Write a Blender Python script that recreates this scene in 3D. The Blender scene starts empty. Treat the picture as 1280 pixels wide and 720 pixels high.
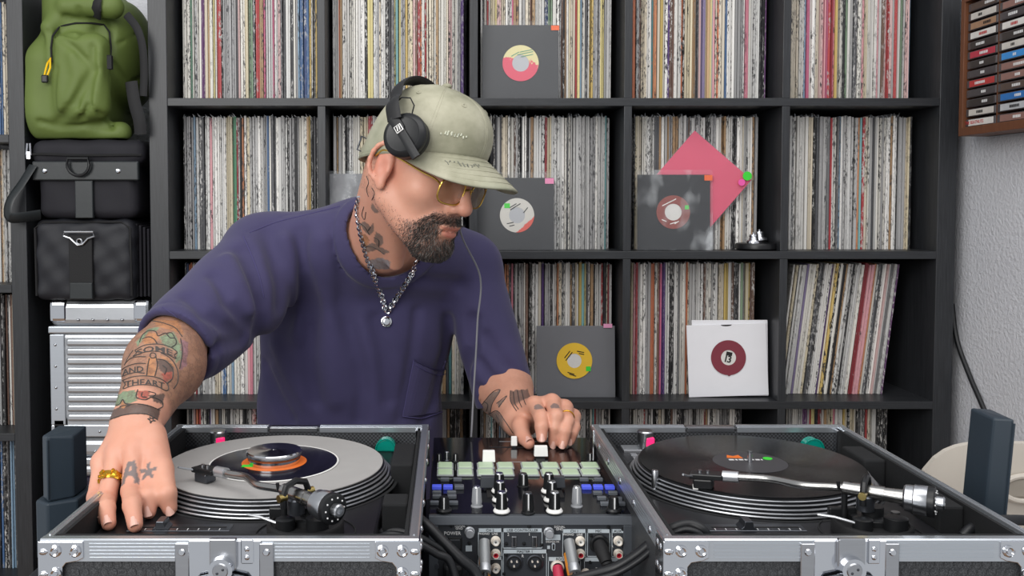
import bpy, bmesh, math, random
import numpy as np
from mathutils import Vector, Matrix

# ------------------------------------------------------------------ camera, light, exposure
scn = bpy.context.scene
COL = scn.collection
F_PX, PPX, PPY, PITCH = 1150.0, 560.0, 300.0, math.radians(2.5)
CAM = Vector((0.0, 0.0, 1.208))
cd = bpy.data.cameras.new('camera')
cd.sensor_width = 36.0
cd.lens = F_PX / 1280 * 36.0
cd.shift_x = (640 - PPX) / 1280
cd.shift_y = (PPY - 360) / 1280
cd.clip_start = 0.02
cam = bpy.data.objects.new('camera', cd)
cam.location = CAM
cam.rotation_euler = (math.pi / 2 - PITCH, 0, 0)
COL.objects.link(cam)
scn.camera = cam
scn.view_settings.view_transform = 'Standard'
scn.view_settings.look = 'None'
scn.view_settings.gamma = 1.0
scn.view_settings.exposure = 0.12
scn.view_settings.use_curve_mapping = False

world = bpy.data.worlds.new('room_light')
scn.world = world
world.use_nodes = True
wn = world.node_tree.nodes
wn['Background'].inputs[0].default_value = (0.93, 0.96, 1.0, 1)
wn['Background'].inputs[1].default_value = 0.52


def area(name, loc, target, sx, sy, power, col=(1, 1, 1)):
    l = bpy.data.lights.new(name, 'AREA')
    l.shape = 'RECTANGLE'
    l.size, l.size_y, l.energy, l.color = sx, sy, power, col
    o = bpy.data.objects.new(name, l)
    o.location = loc
    o.rotation_euler = (Vector(target) - Vector(loc)).to_track_quat('-Z', 'Y').to_euler()
    COL.objects.link(o)
    return o


area('window_daylight', (-1.5, -1.2, 2.2), (0.1, 2.0, 1.0), 2.2, 1.6, 66, (1.0, 0.985, 0.96))
area('ceiling_daylight', (0.3, 0.6, 2.75), (0.2, 1.5, 0.8), 2.4, 1.4, 24, (1.0, 0.98, 0.96))

# ------------------------------------------------------------------ pixel geometry
_fw = Vector((0, math.cos(PITCH), -math.sin(PITCH)))
_up = Vector((0, math.sin(PITCH), math.cos(PITCH)))


def ray(px, py):
    return _fw + Vector((1, 0, 0)) * ((px - PPX) / F_PX) - _up * ((py - PPY) / F_PX)


def at(px, py, D):
    r = ray(px, py)
    return CAM + r * (D / r.y)


def onz(px, py, z):
    r = ray(px, py)
    return CAM + r * ((z - CAM.z) / r.z)


def onx(px, py, x):
    r = ray(px, py)
    return CAM + r * (x / r.x)


# ------------------------------------------------------------------ materials
def lin(c):
    c = c.lstrip('#')
    v = [int(c[i:i + 2], 16) / 255 for i in (0, 2, 4)]
    return tuple((x / 12.92 if x <= 0.04045 else ((x + 0.055) / 1.055) ** 2.4) for x in v)


MATS = {}


class NT:
    def __init__(s, m):
        s.t = m.node_tree
        s.n = s.t.nodes
        s.b = s.n['Principled BSDF']

    def add(s, typ, **kw):
        n = s.n.new(typ)
        for k, v in kw.items():
            if k in ('ins',):
                for kk, vv in v.items():
                    n.inputs[kk].default_value = vv
            else:
                setattr(n, k, v)
        return n

    def link(s, a, b):
        s.t.links.new(a, b)

    def mix(s, fac, a, b, mode='MIX'):
        n = s.n.new('ShaderNodeMix')
        n.data_type = 'RGBA'
        n.blend_type = mode
        for sock, v in ((n.inputs[0], fac), (n.inputs[6], a), (n.inputs[7], b)):
            if hasattr(v, 'links') or hasattr(v, 'is_linked'):
                s.link(v, sock)
            elif isinstance(v, (int, float)):
                sock.default_value = v
            else:
                sock.default_value = (*v[:3], 1)
        return n.outputs[2]

    def math(s, op, a, b=None, clamp=False):
        n = s.n.new('ShaderNodeMath')
        n.operation = op
        n.use_clamp = clamp
        for i, v in enumerate((a, b)):
            if v is None:
                continue
            if hasattr(v, 'is_linked'):
                s.link(v, n.inputs[i])
            else:
                n.inputs[i].default_value = v
        return n.outputs[0]

    def ramp(s, fac, stops):
        n = s.n.new('ShaderNodeValToRGB')
        s.link(fac, n.inputs[0])
        e = n.color_ramp.elements
        while len(e) < len(stops):
            e.new(0.5)
        for i, (p, c) in enumerate(stops):
            e[i].position = p
            if isinstance(c, (int, float)):
                c = (c, c, c)
            e[i].color = (*c[:3], 1)
        return n.outputs[0]

    def coord(s, kind='Object', scale=(1, 1, 1)):
        tc = s.n.new('ShaderNodeTexCoord')
        mp = s.n.new('ShaderNodeMapping')
        mp.inputs['Scale'].default_value = scale
        s.link(tc.outputs[kind], mp.inputs[0])
        return mp.outputs[0]

    def noise(s, vec, scale, detail=3, rough=.55):
        n = s.n.new('ShaderNodeTexNoise')
        n.inputs['Scale'].default_value = scale
        n.inputs['Detail'].default_value = detail
        n.inputs['Roughness'].default_value = rough
        s.link(vec, n.inputs['Vector'])
        return n.outputs[0]

    def bump(s, h, strength, dist=.001):
        n = s.n.new('ShaderNodeBump')
        n.inputs['Strength'].default_value = strength
        n.inputs['Distance'].default_value = dist
        s.link(h, n.inputs['Height'])
        s.link(n.outputs[0], s.b.inputs['Normal'])


def mat(name, col, rough=.5, metal=0., var=.12, vs=25., bump=0., bs=200., stretch=(1, 1, 1), spec=.5,
        coat=0., trans=0., alpha=1., emit=None, es=0., ior=1.45):
    if name in MATS:
        return MATS[name]
    m = bpy.data.materials.new(name)
    m.use_nodes = True
    t = NT(m)
    c = lin(col) if isinstance(col, str) else col
    vec = t.coord('Object', stretch)
    nz = t.noise(vec, vs)
    t.link(t.mix(nz, tuple(x * (1 - var) for x in c), tuple(min(1, x * (1 + var)) for x in c)), t.b.inputs['Base Color'])
    t.b.inputs['Roughness'].default_value = rough
    t.b.inputs['Metallic'].default_value = metal
    t.b.inputs['Specular IOR Level'].default_value = spec
    t.b.inputs['Coat Weight'].default_value = coat
    t.b.inputs['Coat Roughness'].default_value = .08
    t.b.inputs['Transmission Weight'].default_value = trans
    t.b.inputs['IOR'].default_value = ior
    t.b.inputs['Alpha'].default_value = alpha
    if emit:
        t.b.inputs['Emission Color'].default_value = (*lin(emit), 1)
        t.b.inputs['Emission Strength'].default_value = es
    if bump:
        t.bump(t.noise(vec, bs, 4), bump)
    MATS[name] = m
    return m


# ------------------------------------------------------------------ object helpers
ORG = {}


def setp(o, label=None, cat=None, group=None, kind=None):
    if label:
        o['label'] = label
    if cat:
        o['category'] = cat
    if group:
        o['group'] = group
    if kind:
        o['kind'] = kind
    return o


def thing(name, label, cat, loc, group=None, kind=None):
    o = bpy.data.objects.new(name, None)
    o.empty_display_size = .05
    o.location = loc
    COL.objects.link(o)
    ORG[o.name] = Vector(loc)
    return setp(o, label, cat, group, kind)


def finish(name, me, mat_, parent, smooth=False):
    o = bpy.data.objects.new(name, me)
    if mat_ is not None:
        for mm in (mat_ if isinstance(mat_, (list, tuple)) else [mat_]):
            me.materials.append(mm)
    if smooth:
        me.polygons.foreach_set('use_smooth', [True] * len(me.polygons))
    COL.objects.link(o)
    if parent is not None:
        o.parent = parent
        ORG[o.name] = ORG[parent.name]
    return o


class MB:
    """collects shapes given in world coordinates; build() makes one mesh object"""

    def __init__(s):
        s.v, s.f, s.sm = [], [], []

    def add(s, vs, fs, smooth=False):
        b = len(s.v)
        s.v += [tuple(x) for x in vs]
        s.f += [tuple(b + i for i in f) for f in fs]
        s.sm += [smooth] * len(fs)
        return s

    def box(s, lo, hi, R=None, piv=None):
        (x0, y0, z0), (x1, y1, z1) = lo, hi
        vs = [Vector(p) for p in ((x0, y0, z0), (x1, y0, z0), (x1, y1, z0), (x0, y1, z0), (x0, y0, z1), (x1, y0, z1), (x1, y1, z1), (x0, y1, z1))]
        if R is not None:
            pv = Vector(piv) if piv is not None else sum(vs, Vector()) / 8
            vs = [R @ (p - pv) + pv for p in vs]
        return s.add(vs, [(0, 3, 2, 1), (4, 5, 6, 7), (0, 1, 5, 4), (1, 2, 6, 5), (2, 3, 7, 6), (3, 0, 4, 7)])

    def rbox(s, lo, hi, r, R=None, piv=None, seg=2):
        bm = bmesh.new()
        lo, hi = Vector(lo), Vector(hi)
        bmesh.ops.create_cube(bm, size=1)
        for v in bm.verts:
            v.co = Vector([(lo[i] + hi[i]) / 2 + v.co[i] * (hi[i] - lo[i]) for i in range(3)])
        bmesh.ops.bevel(bm, geom=bm.edges[:], offset=r, segments=seg, affect='EDGES', profile=.5)
        pv = Vector(piv) if piv is not None else (lo + hi) / 2
        bm.verts.index_update()
        vs = [(R @ (v.co - pv) + pv) if R is not None else v.co.copy() for v in bm.verts]
        fs = [[v.index for v in f.verts] for f in bm.faces]
        bm.free()
        return s.add(vs, fs, False)

    def cyl(s, a, b, r0, r1=None, n=20, cap=True, smooth=True):
        a, b = Vector(a), Vector(b)
        r1 = r0 if r1 is None else r1
        q = (b - a).to_track_quat('Z', 'Y').to_matrix()
        vs = []
        for p, r in ((a, r0), (b, r1)):
            vs += [p + q @ Vector((r * math.cos(2 * math.pi * i / n), r * math.sin(2 * math.pi * i / n), 0)) for i in range(n)]
        s.add(vs, [(i, (i + 1) % n, n + (i + 1) % n, n + i) for i in range(n)], smooth)
        if cap:
            s.add(vs[:n], [tuple(reversed(range(n)))])
            s.add(vs[n:], [tuple(range(n))])
        return s

    def lathe(s, prof, c, axis=(0, 0, 1), n=48, smooth=True, ref=None, closed=False):
        """prof: [(r, h)...] revolved round axis at c; duplicated points make hard edges"""
        q = Vector(axis).to_track_quat('Z', 'Y').to_matrix()
        c = Vector(c)
        vs, fs = [], []
        for r, h in prof:
            vs += [c + q @ Vector((r * math.cos(2 * math.pi * i / n), r * math.sin(2 * math.pi * i / n), h)) for i in range(n)]
        for k in range(len(prof) - 1):
            if prof[k] == prof[k + 1]:
                continue
            for i in range(n):
                j = (i + 1) % n
                fs.append((k * n + i, k * n + j, (k + 1) * n + j, (k + 1) * n + i))
        return s.add(vs, fs, smooth)

    def tube(s, pts, r, n=10, cap=True, closed=False, flat=None):
        pts = [Vector(p) for p in pts]
        m = len(pts)
        rs = r if isinstance(r, (list, tuple)) else [r] * m
        prev = None
        vs, fs = [], []
        for i, p in enumerate(pts):
            if closed:
                t = pts[(i + 1) % m] - pts[i - 1]
            else:
                t = pts[min(i + 1, m - 1)] - pts[max(i - 1, 0)]
            t.normalize()
            if prev is None:
                u = t.orthogonal().normalized()
                if flat is not None:
                    u = (Vector(flat) - t * t.dot(Vector(flat))).normalized()
            else:
                u = (prev - t * prev.dot(t)).normalized()
            prev = u
            w = t.cross(u)
            e = 1.0 if flat is None else .28
            for k in range(n):
                a = 2 * math.pi * k / n
                vs.append(p + u * rs[i] * e * math.cos(a) + w * rs[i] * math.sin(a))
        rng = range(m) if closed else range(m - 1)
        for i in rng:
            j = (i + 1) % m
            for k in range(n):
                l = (k + 1) % n
                fs.append((i * n + k, i * n + l, j * n + l, j * n + k))
        s.add(vs, fs, True)
        if cap and not closed:
            s.add(vs[:n], [tuple(reversed(range(n)))])
            s.add(vs[-n:], [tuple(range(n))])
        return s

    def prism(s, poly, ax, d0, d1):
        """poly in the two axes other than ax, extruded along ax from d0 to d1"""
        n = len(poly)
        vs = []
        for d in (d0, d1):
            for a, b in poly:
                vs.append({'x': (d, a, b), 'y': (a, d, b), 'z': (a, b, d)}[ax])
        fs = [tuple(range(n)), tuple(reversed(range(n, 2 * n)))]
        fs += [(i, n + i, n + (i + 1) % n, (i + 1) % n) for i in range(n)]
        return s.add(vs, fs)

    def ball(s, c, r, n=16):
        r = (r, r, r) if isinstance(r, (int, float)) else r
        m = n // 2
        c = Vector(c)
        vs = []
        for i in range(m + 1):
            th = math.pi * i / m
            for k in range(n):
                a = 2 * math.pi * k / n
                vs.append(c + Vector((r[0] * math.sin(th) * math.cos(a), r[1] * math.sin(th) * math.sin(a), r[2] * math.cos(th))))
        fs = [(i * n + k, (i + 1) * n + k, (i + 1) * n + (k + 1) % n, i * n + (k + 1) % n) for i in range(m) for k in range(n)]
        return s.add(vs, fs, True)

    def grid(s, fn, nu, nv, smooth=True, thick=None):
        vs = [fn(i / nu, j / nv) for i in range(nu + 1) for j in range(nv + 1)]
        fs = [(i * (nv + 1) + j, (i + 1) * (nv + 1) + j, (i + 1) * (nv + 1) + j + 1, i * (nv + 1) + j + 1) for i in range(nu) for j in range(nv)]
        return s.add(vs, fs, smooth)

    def xf(s, M):
        s.v = [tuple(M @ Vector(p)) for p in s.v]
        return s

    def build(s, name, mat_, parent=None, bevel=0., seg=2, fixn=True, solid=0., sub=0):
        o0 = ORG[parent.name] if parent is not None else Vector((0, 0, 0))
        me = bpy.data.meshes.new(name)
        me.from_pydata([(v[0] - o0.x, v[1] - o0.y, v[2] - o0.z) for v in s.v], [], s.f)
        if fixn:
            bm = bmesh.new()
            bm.from_mesh(me)
            bmesh.ops.remove_doubles(bm, verts=bm.verts, dist=1e-6)
            bmesh.ops.recalc_face_normals(bm, faces=bm.faces)
            sm = any(s.sm)
            if sm:
                for f in bm.faces:
                    f.smooth = True
                for e in bm.edges:
                    if len(e.link_faces) == 2 and e.calc_face_angle(0) > .7:
                        e.smooth = False
            bm.to_mesh(me)
            bm.free()
        o = finish(name, me, mat_, parent)
        if solid:
            md = o.modifiers.new('solid', 'SOLIDIFY')
            md.thickness = solid
            md.offset = 0
        if bevel:
            md = o.modifiers.new('bevel', 'BEVEL')
            md.width = bevel
            md.segments = seg
            md.limit_method = 'ANGLE'
            md.angle_limit = .6
        if sub:
            md = o.modifiers.new('sub', 'SUBSURF')
            md.levels = md.render_levels = sub
        return o


def spline(pts, n=8):
    """Catmull-Rom through points"""
    P = [Vector(p) for p in pts]
    P = [P[0] * 2 - P[1]] + P + [P[-1] * 2 - P[-2]]
    out = []
    for i in range(1, len(P) - 2):
        for k in range(n):
            t = k / n
            a, b, c, d = P[i - 1:i + 3]
            out.append(.5 * ((2 * b) + (c - a) * t + (2 * a - 5 * b + 4 * c - d) * t * t + (3 * b - a - 3 * c + d) * t ** 3))
    out.append(P[-2])
    return out


def text(name, body, size, M, mat_, parent, align='CENTER', ext=.0002, bold=0.):
    """flat lettering: M maps local xy (reading direction x) to the world"""
    cu = bpy.data.curves.new(name, 'FONT')
    cu.body = body
    cu.size = size
    cu.align_x = align
    cu.align_y = 'CENTER'
    cu.extrude = ext
    cu.offset = bold
    cu.resolution_u = 2
    tmp = bpy.data.objects.new(name, cu)
    COL.objects.link(tmp)
    dg = bpy.context.evaluated_depsgraph_get()
    me = bpy.data.meshes.new_from_object(tmp.evaluated_get(dg))
    bpy.data.objects.remove(tmp)
    o0 = ORG[parent.name] if parent is not None else Vector()
    me.transform(Matrix.Translation(-o0) @ M)
    me.materials.clear()
    return finish(name, me, mat_, parent)


def frameM(o, x, y):
    x, y = Vector(x).normalized(), Vector(y).normalized()
    z = x.cross(y)
    M = Matrix((x, y, z)).transposed().to_4x4()
    M.translation = Vector(o)
    return M


# ------------------------------------------------------------------ signed distance meshing
def cone(P, a, b, ra, rb):
    a = np.asarray(a, np.float32)
    ba = np.asarray(b, np.float32) - a
    pa = P - a
    h = np.clip(pa @ ba / max(float(ba @ ba), 1e-9), 0, 1)
    return np.linalg.norm(pa - h[:, None] * ba, axis=1) - (ra + (rb - ra) * h)


def ell(P, c, r, R=None):
    q = P - np.asarray(c, np.float32)
    if R is not None:
        q = q @ np.asarray(R, np.float32)
    r = np.asarray(r, np.float32)
    k0 = np.linalg.norm(q / r, axis=1)
    k1 = np.linalg.norm(q / (r * r), axis=1)
    return k0 * (k0 - 1) / np.maximum(k1, 1e-6)


def rboxd(P, c, hs, r, R=None):
    q = P - np.asarray(c, np.float32)
    if R is not None:
        q = q @ np.asarray(R, np.float32)
    q = np.abs(q) - (np.asarray(hs, np.float32) - r)
    return np.linalg.norm(np.maximum(q, 0), axis=1) + np.minimum(q.max(1), 0) - r


def smin(a, b, k):
    h = np.clip(.5 + .5 * (b - a) / k, 0, 1)
    return b * (1 - h) + a * h - k * h * (1 - h)


def smax(a, b, k):
    return -smin(-a, -b, k)


def polyd(P, pts):
    """distance to a polyline"""
    d = None
    for a, b in zip(pts[:-1], pts[1:]):
        e = cone(P, a, b, 0, 0)
        d = e if d is None else np.minimum(d, e)
    return d


def nets(f, lo, hi, h, B=8, slack=1.5):
    """sparse surface nets of f(P)=0; returns verts, quads"""
    lo, hi = np.asarray(lo, float), np.asarray(hi, float)
    nb = np.ceil((hi - lo) / (h * B)).astype(int)
    g = np.stack(np.meshgrid(*[np.arange(k) for k in nb], indexing='ij'), -1).reshape(-1, 3)
    cen = (lo + (g + .5) * h * B).astype(np.float32)
    d = np.concatenate([f(cen[i:i + 200000]) for i in range(0, len(cen), 200000)])
    g = g[np.abs(d) < h * B * .87 * slack]
    n1 = B + 1
    loc = np.stack(np.meshgrid(*[np.arange(n1)] * 3, indexing='ij'), -1).reshape(-1, 3)
    V = np.empty((len(g), n1, n1, n1), np.float32)
    st = max(1, 400000 // len(loc))
    for i in range(0, len(g), st):
        gg = g[i:i + st]
        P = (lo + ((gg[:, None, :] * B + loc[None]) * h)).astype(np.float32).reshape(-1, 3)
        V[i:i + st] = f(P).reshape(-1, n1, n1, n1)
    S = V < 0
    C = np.stack([S[:, a:a + B, b:b + B, c:c + B] for a in (0, 1) for b in (0, 1) for c in (0, 1)])
    act = C.any(0) & ~C.all(0)
    bi, i, j, k = np.nonzero(act)
    off = [(a, b, c) for a in (0, 1) for b in (0, 1) for c in (0, 1)]
    cv = np.stack([V[bi, i + a, j + b, k + c] for a, b, c in off], 1)
    acc = np.zeros((len(bi), 3))
    cnt = np.zeros(len(bi))
    offa = np.array(off, float)
    for p in range(8):
        for q in range(p + 1, 8):
            if np.abs(offa[p] - offa[q]).sum() != 1:
                continue
            m = (cv[:, p] < 0) != (cv[:, q] < 0)
            t = cv[m, p] / (cv[m, p] - cv[m, q])
            acc[m] += offa[p] + t[:, None] * (offa[q] - offa[p])
            cnt[m] += 1
    G = g[bi] * B + np.stack([i, j, k], 1)
    pos = lo + (G + acc / cnt[:, None]) * h
    N = nb * B + 2
    key = lambda A: ((A[:, 0] + 1) * N[1] + (A[:, 1] + 1)) * N[2] + (A[:, 2] + 1)
    ids = key(G)
    od = np.argsort(ids)
    ids, pos = ids[od], pos[od]
    quads = []
    for ax in range(3):
        e = [0, 0, 0]
        e[ax] = 1
        A = S[:, :B, :B, :B]
        Bv = S[:, e[0]:B + e[0], e[1]:B + e[1], e[2]:B + e[2]]
        bi, i, j, k = np.nonzero(A != Bv)
        G0 = g[bi] * B + np.stack([i, j, k], 1)
        u, w = [(1, 2), (2, 0), (0, 1)][ax]
        q = []
        ok = np.ones(len(G0), bool)
        for du, dw in ((-1, -1), (0, -1), (0, 0), (-1, 0)):
            H = G0.copy()
            H[:, u] += du
            H[:, w] += dw
            kk = key(H)
            ix = np.clip(np.searchsorted(ids, kk), 0, len(ids) - 1)
            ok &= ids[ix] == kk
            q.append(ix)
        q = np.stack(q, 1)
        fl = ~A[bi, i, j, k]
        q[fl] = q[fl][:, ::-1]
        quads.append(q[ok])
    return pos, np.concatenate(quads)


def relax(pos, quads, it=2, lam=.5):
    n = len(pos)
    for _ in range(it):
        acc = np.zeros((n, 3))
        cnt = np.zeros(n)
        for a in range(4):
            for b in (1, 3):
                np.add.at(acc, quads[:, a], pos[quads[:, (a + b) % 4]])
                np.add.at(cnt, quads[:, a], 1)
        pos = pos + lam * (acc / np.maximum(cnt, 1)[:, None] - pos)
    return pos


def sdf_obj(name, f, lo, hi, h, mat_, parent, it=2, attrs=None, slack=1.5):
    pos, quads = nets(f, lo, hi, h, slack=slack)
    if it:
        pos = relax(pos, quads, it)
    o0 = np.array(ORG[parent.name]) if parent is not None else np.zeros(3)
    me = bpy.data.meshes.new(name)
    me.vertices.add(len(pos))
    me.vertices.foreach_set('co', (pos - o0).astype(np.float32).ravel())
    me.loops.add(quads.size)
    me.loops.foreach_set('vertex_index', quads.astype(np.int32).ravel())
    me.polygons.add(len(quads))
    me.polygons.foreach_set('loop_start', np.arange(0, quads.size, 4, dtype=np.int32))
    me.update(calc_edges=True)
    me.validate()
    if attrs:
        for an, (kind, fn) in attrs.items():
            val = fn(pos)
            if kind == 'C':
                ca = me.color_attributes.new(an, 'FLOAT_COLOR', 'POINT')
                ca.data.foreach_set('color', np.concatenate([val, np.ones((len(val), 1))], 1).astype(np.float32).ravel())
            else:
                ca = me.attributes.new(an, 'FLOAT', 'POINT')
                ca.data.foreach_set('value', val.astype(np.float32))
    return finish(name, me, mat_, parent, smooth=True)


rnd = random.Random(7)
# ------------------------------------------------------------------ shared materials
black_plastic = mat('black_plastic', '#17181a', .38, bump=.05, bs=600)
dark_plastic = mat('dark_grey_plastic', '#2b2d31', .5, bump=.1, bs=500)
chrome = mat('chrome', '#d9dbe0', .12, 1., var=.04)
steel = mat('brushed_steel', '#b9bbbf', .28, 1., var=.08, stretch=(1, 1, 12))
silver = mat('silver_paint', '#c4c6ca', .35, .8, var=.05)
white_pl = mat('white_plastic', '#ecebe8', .35, var=.03)
rubber = mat('black_rubber', '#141416', .7, bump=.15, bs=300)
cable_m = mat('cable_rubber', '#1b1c1f', .42, bump=.05, bs=300)
ink = mat('black_ink', '#1c1b1c', .7)
paper_w = mat('white_paper', '#e6e6ea', .75, var=.03, bump=.05, bs=120)


def wood_black(name, st):
    m = bpy.data.materials.new(name)
    m.use_nodes = True
    t = NT(m)
    g = t.noise(t.coord('Object', st), 1.0, 5, .6)
    g2 = t.noise(t.coord('Object', (1, 1, 1)), 4.0, 2)
    c = t.ramp(g, [(.3, lin('#1b1c1f')), (.55, lin('#2b2d30')), (.75, lin('#393b3f'))])
    t.link(t.mix(.25, c, t.ramp(g2, [(.3, lin('#222326')), (.7, lin('#303236'))])), t.b.inputs['Base Color'])
    t.b.inputs['Roughness'].default_value = .42
    t.bump(g, .25, .0006)
    return m


wood_v = wood_black('black_brown_wood_upright', (420, 420, 14))
wood_h = wood_black('black_brown_wood_level', (14, 420, 420))

FLOOR = -.15
# ------------------------------------------------------------------ room
fm = bpy.data.materials.new('oak_floor')
fm.use_nodes = True
t = NT(fm)
br = t.add('ShaderNodeTexBrick', ins={'Scale': 1.0, 'Mortar Size': .004, 'Brick Width': 1.3, 'Row Height': .14})
t.link(t.coord('Object'), br.inputs['Vector'])
br.inputs['Color1'].default_value = (*lin('#8a6a4c'), 1)
br.inputs['Color2'].default_value = (*lin('#79583c'), 1)
br.inputs['Mortar'].default_value = (*lin('#3a2a1e'), 1)
gn = t.noise(t.coord('Object', (2, 40, 1)), 4, 5)
t.link(t.mix(.35, br.outputs[0], t.ramp(gn, [(.3, lin('#5f442e')), (.7, lin('#9a7856'))])), t.b.inputs['Base Color'])
t.b.inputs['Roughness'].default_value = .45

wm = bpy.data.materials.new('textured_grey_plaster')
wm.use_nodes = True
t = NT(wm)
wv = t.coord('Object')
wn_ = t.noise(wv, 110, 5, .6)
t.link(t.mix(t.noise(wv, 6, 3), lin('#cfd0d6'), lin('#dbdce1')), t.b.inputs['Base Color'])
t.b.inputs['Roughness'].default_value = .85
t.bump(wn_, .6, .008)

setp(MB().box((-2.2, -.6, FLOOR - .05), (1.25, 2.6, FLOOR)).build('floor', fm), 'brown oak plank floor under the table', 'floor', kind='structure')
setp(MB().box((-2.2, 2.53, FLOOR), (1.25, 2.63, 2.7)).build('wall_back', wm), 'pale plaster wall behind the black bookcases', 'wall', kind='structure')
setp(MB().box((1.20, .9, FLOOR), (1.30, 2.53, 2.7)).build('wall_right', wm), 'rough light grey plaster wall beside the bookcase', 'wall', kind='structure')

# ------------------------------------------------------------------ bookcases
YF, YB = 2.11, 2.51
XD = [(-.683, -.640), (-.298, -.280), (.050, .068), (.402, .420), (.763, .781), (1.122, 1.165)]   # uprights
ZS = [.042, .392, .742, 1.090, 1.440]         # tops of the shelf boards
TH = .018
bc = thing('bookcase', 'wide black-brown cube bookcase packed with records behind the man', 'bookcase', (.24, 2.31, FLOOR))
for (a, b) in (XD[0], XD[-1]):
    MB().box((a, YF, FLOOR), (b, YB, 1.83)).build('side_panel', wood_v, bc, .0015)
MB().box((XD[0][1], YF + .02, FLOOR), (XD[-1][0], YB, ZS[0] - TH)).build('plinth', wood_h, bc)
MB().box((XD[0][1], YF, 1.79), (XD[-1][0], YB, 1.83)).build('top_panel', wood_h, bc, .0015)
for z in ZS:
    MB().box((XD[0][1], YF, z - TH), (XD[-1][0], YB, z)).build('shelf', wood_h, bc, .001)
for (a, b) in XD[1:-1]:
    for i, z in enumerate(ZS):
        zt = (ZS[i + 1] - TH) if i < 4 else 1.79
        MB().box((a, YF + .001, z), (b, YB, zt)).build('divider', wood_v, bc, .001)

LX = (-1.004, -.967)
LZ = [.017, .317, .667, 1.012, 1.357]
lb = thing('bookcase', 'black-brown bookcase whose end panel stands beside the stacked bags', 'bookcase', (-1.2, 2.31, FLOOR))
for a, b in (LX, (-1.38, -1.34)):
    MB().box((a, YF, FLOOR), (b, YB, 1.745)).build('side_panel', wood_v, lb, .0015)
MB().box((-1.34, YF + .02, FLOOR), (LX[0], YB, LZ[0] - TH)).build('plinth', wood_h, lb)
MB().box((-1.34, YF, 1.705), (LX[0], YB, 1.745)).build('top_panel', wood_h, lb)
for z in LZ:
    MB().box((-1.34, YF, z - TH), (LX[0], YB, z)).build('shelf', wood_h, lb, .001)


# ------------------------------------------------------------------ LP records in the bookcases
def spine_mat(name, use_obj):
    m = bpy.data.materials.new(name)
    m.use_nodes = True
    t = NT(m)
    if use_obj:
        oi = t.add('ShaderNodeObjectInfo')
        col, al, rn = oi.outputs['Color'], oi.outputs['Alpha'], oi.outputs['Random']
    else:
        at_ = t.add('ShaderNodeAttribute', attribute_name='Col')
        col, al = at_.outputs['Color'], at_.outputs['Alpha']
        rn = t.add('ShaderNodeAttribute', attribute_name='rnd').outputs['Fac']
    geo = t.add('ShaderNodeNewGeometry')
    ofs = t.add('ShaderNodeCombineXYZ')
    t.link(t.math('MULTIPLY', rn, 37.0), ofs.inputs[1])
    va = t.add('ShaderNodeVectorMath', operation='MULTIPLY_ADD')
    t.link(geo.outputs['Position'], va.inputs[0])
    va.inputs[1].default_value = (330, 20, 95)
    t.link(ofs.outputs[0], va.inputs[2])
    n1 = t.noise(va.outputs[0], 1.0, 3, .7)
    vb = t.add('ShaderNodeVectorMath', operation='MULTIPLY_ADD')
    t.link(geo.outputs['Position'], vb.inputs[0])
    vb.inputs[1].default_value = (60, 20, 11)
    t.link(ofs.outputs[0], vb.inputs[2])
    n2 = t.noise(vb.outputs[0], 1.0, 2)
    # printed spine lettering: dark on pale sleeves, pale on dark ones
    lum = t.add('ShaderNodeRGBToBW')
    t.link(col, lum.inputs[0])
    inkc = t.ramp(lum.outputs[0], [(.12, (.55, .54, .52)), (.2, (.03, .03, .035))])
    zone = t.ramp(n2, [(.42, 0.), (.52, 1.)])
    spk = t.ramp(n1, [(.50, 0.), (.58, 1.)])
    f = t.math('MULTIPLY', t.math('MULTIPLY', spk, zone), al)
    base = t.mix(f, col, inkc)
    wear = t.ramp(n1, [(.28, 1.), (.36, 0.)])
    base = t.mix(t.math('MULTIPLY', wear, .55), base, (.52, .50, .47))
    t.link(base, t.b.inputs['Base Color'])
    t.b.inputs['Roughness'].default_value = .55
    return m


spine_obj = spine_mat('record_sleeve_card', True)
spine_stuff = spine_mat('record_sleeve_card_row', False)
PAL = {'white': ['#e4e1da', '#efece6', '#d9d8d4', '#dfdbd0'], 'pale grey': ['#b9b8b6', '#a7a6a6', '#c8c7c4'],
       'dark grey': ['#55565a', '#6a6a6c', '#47484c'], 'black': ['#1d1d20', '#26262a', '#2c2b2e'],
       'cream': ['#dccdb0', '#d8c9a4', '#e3d6bd'], 'tan': ['#b98e5c', '#a98252', '#c9a06a'], 'brown': ['#6b4a3a', '#7b5a48'],
       'red': ['#b62a33', '#c63a3c', '#9c2430'], 'pink': ['#d9798e', '#e29aa2', '#cf5f86', '#dcb2ae'], 'blue': ['#3f6fa6', '#2e4a80', '#7fa6c4'],
       'green': ['#3e8b62', '#5f9c7c', '#7d9a78'], 'yellow': ['#d9b64a', '#e0cf7a', '#cfae3a'], 'orange': ['#d5703a', '#dd8a50'],
       'purple': ['#6f3b78', '#8878a4', '#54307a'], 'teal': ['#3d8d93', '#6fb2b4']}
WGT = {1: dict(white=30, cream=16, tan=6, brown=4, red=5, pink=9, blue=5, green=3, yellow=4, orange=5, purple=4, teal=2, black=8, **{'pale grey': 16, 'dark grey': 7}),
       2: dict(white=34, cream=12, tan=5, brown=3, red=1.5, pink=2, blue=2, green=1.5, yellow=1.5, orange=1, purple=1, teal=1, black=17, **{'pale grey': 28, 'dark grey': 14}),
       3: dict(white=28, cream=12, tan=5, brown=4, red=3.5, pink=5, blue=3, green=4, yellow=3, orange=2, purple=3, teal=1, black=15, **{'pale grey': 20, 'dark grey': 10}),
       4: dict(white=26, cream=6, tan=2, brown=2, red=4, pink=2, blue=3, green=1, yellow=1, orange=1, purple=1, teal=1, black=26, **{'pale grey': 18, 'dark grey': 16})}
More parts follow.
